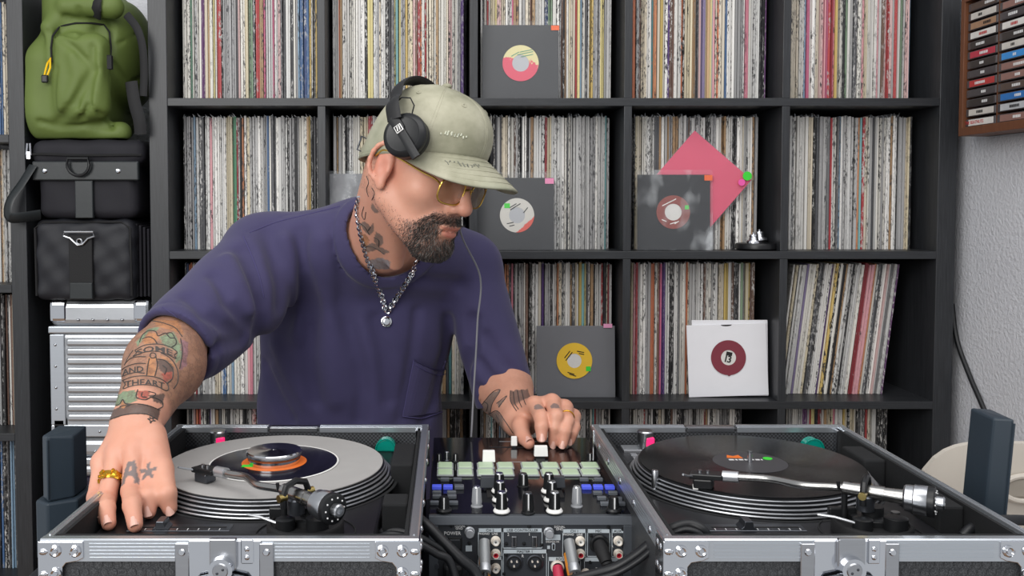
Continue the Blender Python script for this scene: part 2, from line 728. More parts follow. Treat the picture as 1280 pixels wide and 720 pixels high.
WHERE = {(1, 0): 'top row next to the backpack', (1, 1): 'top row behind the headphone band', (1, 2): 'top row behind cream-red single', (1, 3): 'top row above the pink sleeve',
         (1, 4): 'top row next to the cassettes', (2, 0): 'shelf level with camera bag', (2, 1): "behind the man's ear", (2, 2): 'behind the grey-label single', (2, 3): 'behind the pink diamond sleeve',
         (2, 4): 'shelf just below the cassettes', (3, 0): "behind the tattooed man's sleeve", (3, 1): "behind the man's back", (3, 2): 'behind the yellow-label single', (3, 3): 'behind the maroon-label single',
         (3, 4): 'leaning row nearest the chair', (4, 0): 'low shelf behind slipmat deck', (4, 1): "low shelf behind man's waist", (4, 2): 'low shelf behind the mixer', (4, 3): 'low shelf behind black-record deck',
         (4, 4): 'low shelf under leaning row', (1, 9): 'end bookcase by the backpack', (2, 9): 'end bookcase by camera bag', (3, 9): 'end bookcase by aluminium case', (4, 9): 'end bookcase by slate bracket'}
# share of the cell that the photo shows of it (the man and the cases hide the rest)
VIS = {(2, 1): .45, (3, 0): .35, (3, 1): .02, (3, 2): .75, (4, 0): .15, (4, 1): .03, (4, 2): .15, (4, 3): .2, (4, 4): .4, (2, 0): .8, (1, 1): .9,
       (1, 9): .9, (2, 9): .9, (3, 9): .9, (4, 9): .8, (2, 2): .7, (2, 3): .6, (3, 3): .6, (1, 2): .6}
recs = []
RR = random.Random(21)
for row, zi in ((1, 4), (2, 3), (3, 2), (4, 1)):
    for ci in (0, 1, 2, 3, 4, 9):
        if ci == 9:
            x, x1, z = -1.085, -1.006, LZ[zi]
        else:
            x, x1, z = XD[ci][1] + .004, XD[ci + 1][0] - .004, ZS[zi]
        lean = 0.0
        if ci < 9:
            x += {0: .008, 1: .004, 2: .005, 3: .003, 4: .004}[ci]
            x1 -= {(1, 2): .012, (2, 2): .012, (2, 3): .022, (2, 4): .012, (3, 3): .02, (3, 4): .075, (4, 3): .05, (4, 4): .06, (1, 4): .02}.get((row, ci), .006)
        if (row, ci) == (3, 4):
            lean = .115
        names = list(WGT[row])
        wts = [WGT[row][k] for k in names]
        if ci == 4 and row == 1:
            wts = [w * (3 if k in ('pink', 'red') else 1) for k, w in zip(names, wts)]
        run = 0
        while x < x1:
            if run <= 0:
                cname = RR.choices(names, wts)[0]
                run = RR.choice([1, 1, 1, 2, 2, 3]) if cname in ('white', 'cream', 'pale grey') else RR.choice([1, 1, 1, 2])
                ccol = RR.choice(PAL[cname])
            run -= 1
            w = RR.choice([.0030, .0034, .0038, .0042, .0048, .0056, .0066])
            if x + w > x1:
                break
            hgt = .3145 + RR.uniform(-.003, .0025)
            c = np.array(lin(ccol)) * RR.uniform(.66, 1.0)
            c = c * .78 + .22 * float(c @ np.array([.21, .72, .07]))
            if ci == 9:
                px = 1150 / YF
            recs.append(dict(row=row, ci=ci, x=x, z=z, w=w, h=hgt, y=YF + .078 + RR.uniform(0, .007), c=np.clip(c, 0, 1), cn=cname,
                             sp=RR.choice([0, .2, .5, .9, 1.]), lean=lean + RR.uniform(-.0025, .0025), rank=w * VIS.get((row, ci), 1.)))
            x += w + RR.choice([.0002, .0004, .0007, .0013])
for i_, r in enumerate(recs):
    same = lambda k: 0 <= k < len(recs) and (recs[k]['row'], recs[k]['ci']) == (r['row'], r['ci'])
    r['nb'] = (recs[i_ - 1]['cn'] if same(i_ - 1) else None, recs[i_ + 1]['cn'] if same(i_ + 1) else None)
recs.sort(key=lambda r: -r['rank'])


def rec_verts(r):
    x, w, y, z, h, d = r['x'], r['w'], r['y'], r['z'], r['h'], .31
    e = min(.0007, w * .3)
    base = [(0, e, 0), (e, 0, 0), (w - e, 0, 0), (w, e, 0), (w, d, 0), (0, d, 0)]
    vs = []
    for zz in (0., h):
        for (a, b, _) in base:
            ca, sa = math.cos(r['lean']), math.sin(r['lean'])
            vs.append((a * ca + zz * sa, b, zz * ca - a * sa + max(0., w * sa)))
    fs = [tuple(range(5, -1, -1)), tuple(range(6, 12))] + [(i, (i + 1) % 6, 6 + (i + 1) % 6, 6 + i) for i in range(6)]
    return vs, fs


shared = {}
for r in recs[:300]:
    key = (round(r['w'], 5), round(r['lean'], 3))
    if key not in shared:
        rr = dict(r, lean=key[1], h=.3145)
        vs, fs = rec_verts(rr)
        me = bpy.data.meshes.new('record_sleeve')
        me.from_pydata(vs, [], fs)
        me.materials.append(spine_obj)
        shared[key] = me
    o = bpy.data.objects.new('record_sleeve', shared[key])
    o.location = (r['x'], r['y'], r['z'] + .0002)
    o.scale = (1, 1, r['h'] / .3145)
    o.color = (*r['c'], r['sp'])
    COL.objects.link(o)
    a_, b_ = r['nb']
    nb_ = f"between {a_} and {b_}" if a_ and b_ and a_ != b_ else (f"between two {a_} ones" if a_ and b_ else f"at the row end beside {a_ or b_}")
    wh = WHERE[(r['row'], r['ci'])]
    lb_ = f"{r['cn']} record spine {nb_}, {wh}"
    if len(lb_.replace('-', ' ').replace("'", ' ').split()) > 16:
        lb_ = f"{r['cn']} spine {nb_}, {wh}"
    if len(lb_.replace('-', ' ').replace("'", ' ').split()) > 16:
        lb_ = f"{r['cn']} record spine, {wh}"
    setp(o, lb_, 'record', f"record sleeves, {wh}")

vs, fs, cc, rr_ = [], [], [], []
for r in recs[300:]:
    v, f = rec_verts(r)
    b = len(vs)
    vs += [(p[0] + r['x'], p[1] + r['y'], p[2] + r['z'] + .0002) for p in v]
    fs += [tuple(b + i for i in q) for q in f]
    cc += [(*r['c'], r['sp'])] * len(v)
    rr_ += [RR.random()] * len(v)
me = bpy.data.meshes.new('record_sleeves')
me.from_pydata(vs, [], fs)
me.color_attributes.new('Col', 'FLOAT_COLOR', 'POINT').data.foreach_set('color', np.array(cc, np.float32).ravel())
me.attributes.new('rnd', 'FLOAT', 'POINT').data.foreach_set('value', np.array(rr_, np.float32))
setp(finish('record_sleeves', me, spine_stuff, None), 'hundreds of thin worn record sleeves filling the bookcase shelves', 'records', kind='stuff')

# crumpled edges of clear outer bags that stick up above the sleeves
film = mat('clear_plastic_film', '#aeb2b6', .25, alpha=.45, var=.3, vs=60)
mb = MB()
for r in recs:
    if r['row'] in (2, 3) and r['ci'] < 9 and RR.random() < .55:
        hh = RR.uniform(.003, .011) if r['row'] == 2 else RR.uniform(.002, .008)
        if r['lean'] > .05:
            continue
        x, y, z = r['x'], r['y'] - .002, r['z'] + r['h'] * .998
        k = RR.uniform(-.006, .006)
        d = .05
        mb.add([(x, y, z), (x + .0006, y + d, z), (x + k + .001, y + d, z + hh), (x + k, y, z + hh * RR.uniform(.3, 1.))], [(0, 1, 2, 3)])
        mb.add([(x, y, z), (x + .004, y, z), (x + k, y, z + hh)], [(0, 1, 2)])
setp(mb.build('plastic_bag_edges', film, None, fixn=False), 'clear crumpled plastic bag edges sticking up above the records', 'plastic film', kind='stuff')

# ------------------------------------------------------------------ seven-inch singles on display
sleeve_blk = mat('black_paper_sleeve', '#2b2c30', .45, var=.08, bump=.12, bs=25)
sleeve_gry = mat('graphite_paper_sleeve', '#6e6f73', .4, var=.04)
sleeve_pink = mat('pink_paper_sleeve', '#d8506f', .5, var=.06)
vinyl = mat('black_vinyl', '#0e0e10', .22, var=.05)
gloss_film = bpy.data.materials.new('glossy_clear_bag')
gloss_film.use_nodes = True
t = NT(gloss_film)
gv = t.coord('Object')
t.b.inputs['Base Color'].default_value = (*lin('#dfe3e6'), 1)
t.b.inputs['Roughness'].default_value = .12
gn_ = t.noise(gv, 22, 3, .5)
t.link(t.ramp(t.noise(t.coord('Object', (1.4, 1, .8)), 13, 2, .5), [(.5, .06), (.62, .30), (.68, .55)]), t.b.inputs['Alpha'])
t.bump(gn_, .9, .012)
clear_film = mat('clear_record_bag', '#d5d8da', .15, alpha=.09, var=.05, bump=.4, bs=14)


def single(label, x0, x1, y0, y1, D, sleeve, ring, hole, rr, hr, cx=None, cy=None, tilt=0., lean=.10, bag=None, sticker=None, holecol=None, name='seven_inch_single', roll=0., extra=None):
    """pixel box of the sleeve front -> upright sleeve leaning back a little at depth D"""
    A, Bp = at(x0, y1, D), at(x1, y0, D)
    A.z = min(ZS, key=lambda q: abs(q - A.z)) + .0004 + (Bp.x - A.x) / 2 * abs(math.sin(roll))
    W, H = Bp.x - A.x, Bp.z - A.z
    root = thing(name, label, 'record', (A.x + W / 2, D, A.z), 'seven-inch singles on display')
    base = Vector((A.x + W / 2, D, A.z))
    M = Matrix.Translation(base) @ Matrix.Rotation(-lean, 4, 'X')
    if roll:
        M = M @ Matrix.Translation((0, 0, H / 2)) @ Matrix.Rotation(roll, 4, 'Y') @ Matrix.Translation((0, 0, -H / 2))
    MB().box((-W / 2, 0, 0), (W / 2, .004, H)).xf(M).build('sleeve', sleeve, root, .0006)
    if ring is not None:
        s = 1150 / D
        lx = (cx - (x0 + x1) / 2) / s
        lz = (y1 - cy) / s
        ra, rh = rr / s, hr / s
        R = M @ Matrix.Translation((lx, -.0008, lz)) @ Matrix.Rotation(math.pi / 2, 4, 'X')
        MB().lathe([(rh, 0), (rh, .0012), (rh, .0012), (ra, .0012), (ra, .0012), (ra, 0)], (0, 0, 0), n=56).xf(R).build('paper_label', ring, root)
        MB().lathe([(0.0001, .0006), (rh, .0006)], (0, 0, 0), n=32).xf(R).build('centre_hole', hole, root)
        if extra:
            extra(root, R, ra, rh)
    if sticker:
        for (sx, sy, sw, sh, sm, rnd_) in sticker:
            s = 1150 / D
            lx, lz = (sx - (x0 + x1) / 2) / s, (y1 - sy) / s
            if rnd_:
                R2 = M @ Matrix.Translation((lx, -.0025, lz)) @ Matrix.Rotation(math.pi / 2, 4, 'X')
                MB().cyl((0, 0, 0), (0, 0, .0012), sw / s / 2, n=24).xf(R2).build('sticker', sm, root)
            else:
                MB().box((lx - sw / s / 2, -.0025, lz - sh / s / 2), (lx + sw / s / 2, -.0012, lz + sh / s / 2)).xf(M).build('sticker', sm, root)
    if bag is not None:
        bx, ex = bag
        g = .0035

        def fn(u, v):
            p = Vector((-W / 2 - ex + (W + 2 * ex) * u, -.0035 - .0035 * math.sin(math.pi * u) * math.sin(math.pi * v), -.0002 + (H + 2.2 * ex) * v))
            return M @ p
        MB().grid(fn, 10, 10).build('clear_bag', bx, root, fixn=False)
    return root, M, W, H


def lines_on_label(col, spec):
    def ex(root, R, ra, rh):
        for (x, y, w, rot) in spec:
            m2 = R @ Matrix.Translation((x * ra, y * ra, .0013)) @ Matrix.Rotation(rot, 4, 'Z')
            MB().box((-w * ra / 2, -.025 * ra, 0), (w * ra / 2, .025 * ra, .0003)).xf(m2).build('print_line', col, root)
    return ex


def label_mat(name, fn):
    m = bpy.data.materials.new(name)
    m.use_nodes = True
    t = NT(m)
    fn(t)
    t.b.inputs['Roughness'].default_value = .5
    return m


def two_tone(a, b, ca, edge, ang=0., sh=0.):
    def fn(t):
        tc = t.coord('Object')
        sx = t.add('ShaderNodeSeparateXYZ')
        t.link(tc, sx.inputs[0])
        v = t.math('ADD', t.math('MULTIPLY', sx.outputs[0], math.sin(ang)), t.math('MULTIPLY', sx.outputs[2], math.cos(ang)))
        nz = t.math('MULTIPLY', t.noise(tc, 160, 2), edge)
        f = t.ramp(t.math('ADD', t.math('MULTIPLY', t.math('SUBTRACT', v, sh), 12), t.math('ADD', nz, .5 - edge / 2)), [(.49, 0.), (.51, 1.)])
        t.link(t.mix(f, lin(a), lin(b)), t.b.inputs['Base Color'])
    return fn


stk_or = mat('orange_sticker', '#e8642c', .6)
stk_pk = mat('pink_sticker', '#e88ab4', .6)
stk_mg = mat('magenta_sticker', '#e65aa6', .6)
stk_gr = mat('green_sticker', '#3fd03a', .6)
stk_pp = mat('pale_pink_sticker', '#e59cc0', .6)
hole_g = mat('grey_plastic_hole', '#b4b6ba', .3, var=.1)
hole_w = mat('white_hole', '#d8d6d2', .5)
ml_red = label_mat('red_cream_label', two_tone('#d64a62', '#d9cf9a', None, .5, .25, .089))
ml_gry = label_mat('grey_red_label', two_tone('#d9584a', '#cfccc4', None, .1, -.75, .029))
ml_brn = mat('brown_label', '#8b4a44', .5, var=.25, vs=60)
ml_yel = mat('yellow_label', '#e8bd35', .5, var=.08)
ml_mar = mat('maroon_label', '#7e3340', .5, var=.05)
grn_line = mat('green_print', '#6f9a7c', .6)
SD = 2.152
r1 = single('black bagged single with red and cream label on the top shelf', 603, 699, 30, 122.5, SD, sleeve_blk, ml_red, hole_g, 22.5, 10.5, 651, 77, lean=.06,
            bag=(clear_film, .004), sticker=[(694, 33, 10, 6, stk_or, 0)], extra=lines_on_label(grn_line, [(.25, .55, .9, .2), (.3, .68, .7, .2), (-.3, .5, .5, .5), (.35, .42, .7, .2)]))
single('silver-grey bagged single half hidden behind the man\'s ear', 412, 510, 217, 313.5, SD, sleeve_gry, None, None, 0, 0, lean=.05, bag=(gloss_film, .003))
single('matte black single with grey and red label beside the cap brim', 597, 693, 222, 313.5, SD, sleeve_blk, ml_gry, hole_g, 21.5, 10, 646.5, 270, lean=.05,
       bag=(clear_film, .006), sticker=[(687, 227, 11, 7, stk_pk, 0), (634, 258, 7, 6, stk_gr, 0)],
       extra=lines_on_label(ink, [(-.25, .55, .5, .55), (-.1, .5, .7, .55), (.5, .3, .4, .9), (-.4, -.45, .4, .2), (-.3, -.6, .3, .2)]))
single('black single with brown label in a shiny crumpled bag', 797, 889, 218, 313.5, SD, sleeve_blk, ml_brn, hole_w, 21, 10.5, 842, 266, lean=.05,
       bag=(gloss_film, .005), sticker=[(886, 223, 10, 7, stk_or, 0), (859, 260, 5, 5, stk_gr, 0)],
       extra=lines_on_label(white_pl, [(-.3, .55, .8, .45), (-.1, .66, .6, .45), (.0, -.65, .4, .3), (.2, -.62, .3, .6), (-.55, -.5, .3, -.4)]))
single('single with bright yellow label on the shelf above the mixer hand', 671, 770, 408, 500, SD, sleeve_gry, ml_yel, hole_w, 22.5, 9, 718.5, 454, lean=.09,
       sticker=[(761, 410, 11, 5, stk_pp, 0), (736, 464, 6, 6, stk_gr, 0)],
       extra=lines_on_label(ink, [(-.4, .35, .5, .9), (-.3, .25, .6, .9), (.35, .5, .4, -.2), (.4, .38, .3, -.2), (-.2, -.7, .4, -.3), (-.1, -.8, .4, -.3)]))


def maroon_extra(root, R, ra, rh):
    m2 = R @ Matrix.Translation((0, 0, .0014)) @ Matrix.Rotation(-.25, 4, 'Z')
    MB().box((-.18 * ra, .12 * ra, 0), (.16 * ra, .33 * ra, .0003)).xf(m2).build('print_block', ink, root)
    text('lettering', 'I3', .55 * ra, m2 @ Matrix.Translation((0, -.1 * ra, 0)), ink, root, ext=.0002, bold=.0004)
    MB().ball((0, 0, 0), (.0035, .002, .0035), 10).xf(R @ Matrix.Translation((0, -ra, 0))).build('label_drip', ml_mar, root)


r6 = single('white paper sleeve single with maroon label on the shelf', 860, 961, 406, 502.5, SD, paper_w, ml_mar, hole_w, 22, 9.5, 911.5, 454, lean=.07, roll=-.03, extra=maroon_extra)
M6, W6, H6 = r6[1:]
MB().lathe([(.0001, 0), (.095, 0)], (0, 0, 0), n=48).xf(M6 @ Matrix.Translation((0, .0055, H6 * .497)) @ Matrix.Rotation(math.pi / 2, 4, 'X')).build('record_edge', vinyl, r6[0])
MB().box((-.085, .0045, 0), (.0945, .0075, .179)).xf(M6 @ Matrix.Rotation(.028, 4, 'Y')).build('back_sleeve', paper_w, r6[0], .0005)
MB().prism([(-.013, 0)] + [(.013 * math.cos(a), -.0035 * math.sin(a)) for a in [math.pi * (1 - i / 10) for i in range(1, 10)]] + [(.013, 0)], 'y', -.0006, .0001).xf(
    M6 @ Matrix.Translation((0, 0, H6 - .001))).build('thumb_notch', ink, r6[0])
# pink diamond sleeve leaning behind the shiny bag
c = at(873, 230, SD + .018)
ps = thing('record_sleeve', 'pink paper sleeve turned on its corner behind the shiny single', 'record', (c.x, c.y, at(887, 315, SD).z))
Mp = Matrix.Translation(c) @ Matrix.Rotation(math.radians(40.5), 4, 'Y')
MB().box((-.089, 0, -.089), (.089, .004, .089)).xf(Mp @ Matrix.Rotation(-.0, 4, 'X')).build('sleeve', sleeve_pink, ps, .0008)
MB().grid(lambda u, v: Mp @ Vector((-.093 + .186 * u, -.002 - .002 * math.sin(math.pi * u), -.093 + .186 * v)), 8, 8).build('clear_bag', clear_film, ps, fixn=False)
for px, py, w, m_ in ((934, 220, .0105, stk_gr), (927, 228, .008, stk_mg)):
    q = at(px, py, SD + .011)
    MB().cyl(q, q + Vector((0, -.0015, 0)), w, n=24).build('sticker', m_, ps)

# puck with two chrome 45 adapters
pc = at(950, 313.5, 2.14)
ad = thing('adapter_tray', 'black round puck carrying chrome adapters on the shelf', 'adapter', (pc.x, pc.y, pc.z))
zb = ZS[3]
MB().lathe([(.0001, .002), (.046, .002), (.048, .004), (.048, .012), (.046, .016), (.040, .017), (.0001, .017)], (pc.x, 2.165, zb), n=40).build('puck', black_plastic, ad)
for dx, dy, k in ((-.011, -.012, 0.), (.012, .016, .006)):
    p = (pc.x + dx, 2.165 + dy, zb + .017 + k)
    pr = [(.0001, 0), (.019, 0), (.019, .004), (.019, .004), (.017, .007), (.012, .008), (.012, .008), (.010, .014), (.010, .014), (.011, .016), (.010, .020), (.003, .021), (.003, .025), (.0001, .026)]
    if k:
        MB().cyl((p[0], p[1], zb + .017), p, .016, n=24).build('adapter_foot', black_plastic, ad)
    MB().lathe(pr, p, n=32).build('adapter', chrome, ad)

# ------------------------------------------------------------------ cassette rack on the right wall
rack_w = mat('stained_red_oak', '#68402a', .5, var=.25, vs=3, stretch=(8, 60, 8), bump=.15, bs=6)
rack_dk = mat('rack_shadow_board', '#2a211c', .8)
XFR, YL = 1.13, 2.046
zb = onx(1195, 171, XFR).z
rk = thing('cassette_rack', 'stained oak wall rack holding rows of cassettes', 'rack', (1.165, 1.93, zb))
CW, PT, y_cols = .1105, .0207, [YL - .016 - i * .1145 for i in range(2)]
ztop = zb + .036 + 13 * PT
MB().box((1.19, y_cols[-1] - .11, zb), (1.199, YL, ztop)).build('back_board', rack_dk, rk)
MB().box((XFR, YL - .014, zb), (1.19, YL, ztop)).build('side_rail', rack_w, rk, .001)
MB().box((XFR, y_cols[-1] - .125, zb), (1.19, y_cols[-1] - .111, ztop)).build('side_rail', rack_w, rk, .001)
MB().box((XFR - .002, y_cols[-1] - .111, zb), (1.19, YL - .014, zb + .018)).build('bottom_rail', rack_w, rk, .001)
MB().box((XFR, y_cols[-1] - .111, ztop - .014), (1.19, YL - .014, ztop)).build('top_rail', rack_w, rk, .001)
for i in (1,):
    MB().box((XFR + .008, y_cols[i] + .0005, zb + .018), (1.19, y_cols[i] + .0035, ztop - .014)).build('divider', rack_w, rk)
cas_clear = mat('smoky_cassette_case', '#4a4547', .2, var=.1, spec=.6)
lab_names = {'#d8d5d0': 'white', '#a07d62': 'tan', '#c9c4bd': 'pale grey', '#3b3634': 'charcoal', '#b5394a': 'red', '#4a4648': 'dark grey', '#b43a3a': 'bright red',
             '#3c8bd0': 'sky blue', '#8c6a62': 'rose brown', '#54463f': 'brown', '#2f6fb4': 'royal blue', '#b7b9bd': 'silver'}
col1 = ['#d8d5d0', '#d8d5d0', '#b5394a', '#4a4648', '#54463f', '#b43a3a', '#4a4648', '#3b3634', '#b5394a', '#3b3634', '#d8d5d0', '#a07d62', '#d8d5d0', '#4a4648']
col1 = ['#d8d5d0', '#c9c4bd', '#3b3634', '#4a4648', '#b43a3a', '#4a4648', '#3b3634', '#b5394a', '#3b3634', '#d8d5d0', '#a07d62', '#c9c4bd', '#54463f']
col2 = ['#8c6a62', '#b7b9bd', '#2f6fb4', '#54463f', '#8c6a62', '#8c6a62', '#3c8bd0', '#c9c4bd', '#3b3634', '#d8d5d0', '#4a4648', '#8c6a62', '#b7b9bd']
names1 = {0: 'THE BEATNUTS', 4: '', 9: ''}
redt = mat('red_print', '#b23232', .6)
whtt = mat('white_print', '#dcdcdc', .6)
lab_m = {k: mat('cassette_label_' + v.replace(' ', '_'), k, .5, var=.25, vs=60) for k, v in lab_names.items()}
for ci, cols in ((0, col1), (1, col2)):
    for ri, cc_ in enumerate(cols):
        y1_ = y_cols[ci] - .002
        y0_ = y1_ - CW + .002
        z0 = zb + .0185 + ri * PT + (.001 if ri else 0)
        cs = thing('cassette', f"cassette with {lab_names[cc_]} spine, {['lowest', 'second', 'third', 'fourth', 'fifth', 'sixth', 'seventh', 'eighth', 'ninth', 'tenth', 'eleventh', 'twelfth', 'thirteenth'][ri]} row up, {'beside the rack side rail' if ci == 0 else 'inner column of the rack'}", 'cassette', (1.15, (y0_ + y1_) / 2, z0), 'cassettes in the wall rack')
        MB().rbox((XFR + .006, y0_, z0), (1.188, y1_, z0 + .0172), .0012, seg=1).build('case', cas_clear, cs)
        MB().box((XFR + .0052, y0_ + .006, z0 + .002), (XFR + .0065, y1_ - .012, z0 + .0152)).build('spine_label', lab_m[cc_], cs)
        M = frameM((XFR + .005, (y0_ + y1_) / 2 + .003, z0 + .0086), (0, -1, 0), (0, 0, 1))
        if (ci, ri) == (0, 0):
            text('lettering', 'THE BEATNUTS', .010, M @ Matrix.Translation((-.018, 0, 0)), redt, cs, ext=.0002)
        else:
            pm_ = ink if cc_ in ('#d8d5d0', '#c9c4bd', '#b7b9bd', '#a07d62') else whtt
            if (ci, ri) in ((1, 9), (0, 9)):
                pm_ = redt
            q = rnd.uniform(-.02, .012)
            for k in range(rnd.choice([3, 5, 6, 8])):
                ww = rnd.uniform(.002, .005)
                MB().box((q, -.0028, 0), (q + ww, .0028, .0003)).xf(M).build('print_mark', pm_, cs)
                q += ww + .0016

# cable on the wall
pts = spline([onx(1190, 380, 1.192), onx(1196, 425, 1.192), onx(1212, 470, 1.192), onx(1227, 505, 1.192), onx(1243, 545, 1.192), onx(1252, 600, 1.19)], 6)
setp(MB().tube(pts, .0055, 8).build('wall_cable', cable_m), 'black cable hanging down the grey plaster wall', 'cable')

# ------------------------------------------------------------------ cream moulded chair by the wall
shell = mat('cream_chair_shell', '#cfc8bd', .55, var=.04)
trimw = mat('chair_edge_wood', '#b08a66', .5, var=.2, stretch=(1, 1, 20))
CX, CY = .985, 1.60
ch = thing('shell_chair', 'cream moulded shell chair standing against the grey wall', 'chair', (CX, CY + .2, FLOOR))
ztopc = at(1220, 552, 1.57).z


def back(u, v):
    a = (u - .5) * 2
    w = .205 * (1 - .10 * v)
    edge = 1 - abs(a) ** 4.5
    zt = ztopc - .30 + .30 * v * (edge ** .35 if v > 0 else 1)
    return Vector((CX + w * a, CY - .035 * (1 - a * a) + .03 * (1 - v), zt))


MB().grid(back, 24, 14).build('backrest', shell, ch, fixn=False, solid=.012)
hp = at(1276, 608, 1.57)
MB().tube([Vector((hp.x + .040 * math.cos(a), hp.y - .012, hp.z + .022 * math.sin(a))) for a in [2 * math.pi * i / 24 for i in range(24)]], .005, 8, closed=True).build('handle_opening', shell, ch)
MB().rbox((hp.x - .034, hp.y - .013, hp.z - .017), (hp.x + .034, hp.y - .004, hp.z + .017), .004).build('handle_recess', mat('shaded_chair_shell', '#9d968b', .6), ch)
MB().tube([back(i / 12, 0) + Vector((0, -.004, 0)) for i in range(13)], .011, 8).build('edge_trim', trimw, ch)
MB().grid(lambda u, v: Vector((CX + (u - .5) * .40, CY + .03 + .38 * v, ztopc - .30 - .05 * math.sin(math.pi * min(1, v * 1.1)) * (1 - (2 * u - 1) ** 2 * .6))), 14, 14).build('seat', shell, ch, fixn=False, solid=.012)
for sx in (-1, 1):
    for sy in (.10, .36):
        MB().cyl((CX + sx * .14, CY + sy, ztopc - .335), (CX + sx * .18, CY + sy + (.05 if sy > .2 else -.04), FLOOR), .014, .010).build('leg', trimw, ch)
# ------------------------------------------------------------------ stacked bags and cases between the bookcases
alu = mat('scuffed_aluminium', '#b9bcc0', .38, .75, var=.22, vs=14, bump=.12, bs=60)
alu2 = mat('bright_aluminium_rail', '#c9ced4', .30, .85, var=.06, stretch=(.3, 10, 30))
nylon = mat('black_nylon', '#1d1e24', .6, var=.2, bump=.35, bs=420)
canvas = mat('black_canvas', '#1a1920', .75, var=.15, bump=.25, bs=500)
leather = mat('black_leather', '#25292b', .38, var=.15, bump=.12, bs=120)
webbing = mat('black_webbing', '#141416', .7, bump=.4, bs=350)
GX0, GX1 = -.957, -.690          # gap between the bookcases
zc0, zc1 = .654, .974


def rib_case(name, label, z0, z1, x0, x1, ribs, yf=2.125, lid=.062):
    r = thing(name, label, 'case', ((x0 + x1) / 2, 2.28, z0))
    yb = yf + .34
    MB().rbox((x0, yf, z0), (x1, yb, z1 - lid - .012), .012, seg=3).build('body', alu, r)
    MB().rbox((x0, yf, z1 - lid + .002), (x1, yb, z1), .016, seg=3).build('lid', alu, r)
    MB().rbox((x0 - .002, yf - .003, z1 - lid - .014), (x1 + .002, yb, z1 - lid + .003), .003).build('closing_rim', alu2, r)
    MB().rbox((x0 - .0015, yf - .002, z1 - lid - .006), (x1 + .0015, yf + .002, z1 - lid - .003), .001).build('rim_groove', dark_plastic, r)
    zz = z1 - lid - .026
    if ribs:
        MB().rbox((x0 + .002, yf - .004, z0 + .03), (x0 + .036, yf + .001, z1 - lid - .016), .002).build('edge_strip', alu2, r)
        for k in range(ribs):
            a = zz - .022 * k
            if a - .018 < z0 + .03:
                break
            MB().rbox((x0 + .040, yf - .006, a - .017), (x1 - .012, yf + .002, a), .005, seg=2).build('rib', alu, r)
        MB().rbox((x0 + .002, yf - .004, z0 + .002), (x1 - .002, yf + .001, z0 + .030), .002).build('bottom_strip', alu2, r)
    for cx, sx in ((x0, 1), (x1, -1)):
        for zc in ((z1 - .026, z0 + .024) if ribs else (z1 - .026,)):
            MB().rbox((min(cx - .001 * sx, cx + .042 * sx), yf - .004, zc - .026), (max(cx - .001 * sx, cx + .042 * sx), yf + .05, zc + .0275), .011, seg=3).build('corner_cap', chrome if zc > z0 + .1 else black_plastic, r)
    n = 0
    for k in range(4):
        p = (x0 + .068 + .034 * k, yf - .001, z1 - lid + .018)
        MB().ball(p, (.0038, .003, .0038), 10).build('rivet', steel, r)
        if ribs:
            MB().ball((x0 + .015, yf - .004, z1 - lid - .04 - .05 * k), (.0035, .003, .0035), 10).build('rivet', steel, r)
            MB().ball((x0 + .075 + .04 * k, yf - .004, z0 + .015), (.0035, .003, .0035), 10).build('rivet', steel, r)
    return r


rib_case('flight_case', 'scuffed ribbed aluminium record case with chrome corners under the bags', zc0, zc1, -.926, -.690, 9)
rib_case('flight_case', 'low plain aluminium case lid beneath the ribbed record case', .560, zc0 - .001, -.926, -.692, 0, lid=.05)
pur = mat('dark_purple_box', '#231c2e', .7, bump=.2, bs=300)
bx = thing('storage_box', 'dark purple fabric box at the bottom of the case stack', 'box', (-.81, 2.3, FLOOR))
MB().rbox((-.93, 2.13, FLOOR), (-.69, 2.46, .50), .01).build('body', pur, bx)
MB().rbox((-.934, 2.126, .50), (-.688, 2.464, .5595), .008).build('lid', pur, bx)

# nylon shoulder bag
z0, z1 = zc1 + .001, 1.163
b2 = thing('shoulder_bag', 'black nylon bag with webbing strap and silver triangle ring', 'bag', (-.82, 2.28, z0))
yf = 2.10


def bag2(P):
    d = rboxd(P, (-.838, 2.285, (z0 + z1) / 2), (.115, .175, (z1 - z0) / 2), .022)
    d = d - .006 * np.exp(-((P[:, 0] + .838) / .09) ** 2 - ((P[:, 2] - (z0 + z1) / 2) / .07) ** 2)
    w = np.sin((P[:, 0] + P[:, 2] * .8) * 95) * .0016 + np.sin((P[:, 0] * .6 - P[:, 2]) * 130) * .001
    d = d + w
    return np.maximum(d, z0 + .0005 - P[:, 2])


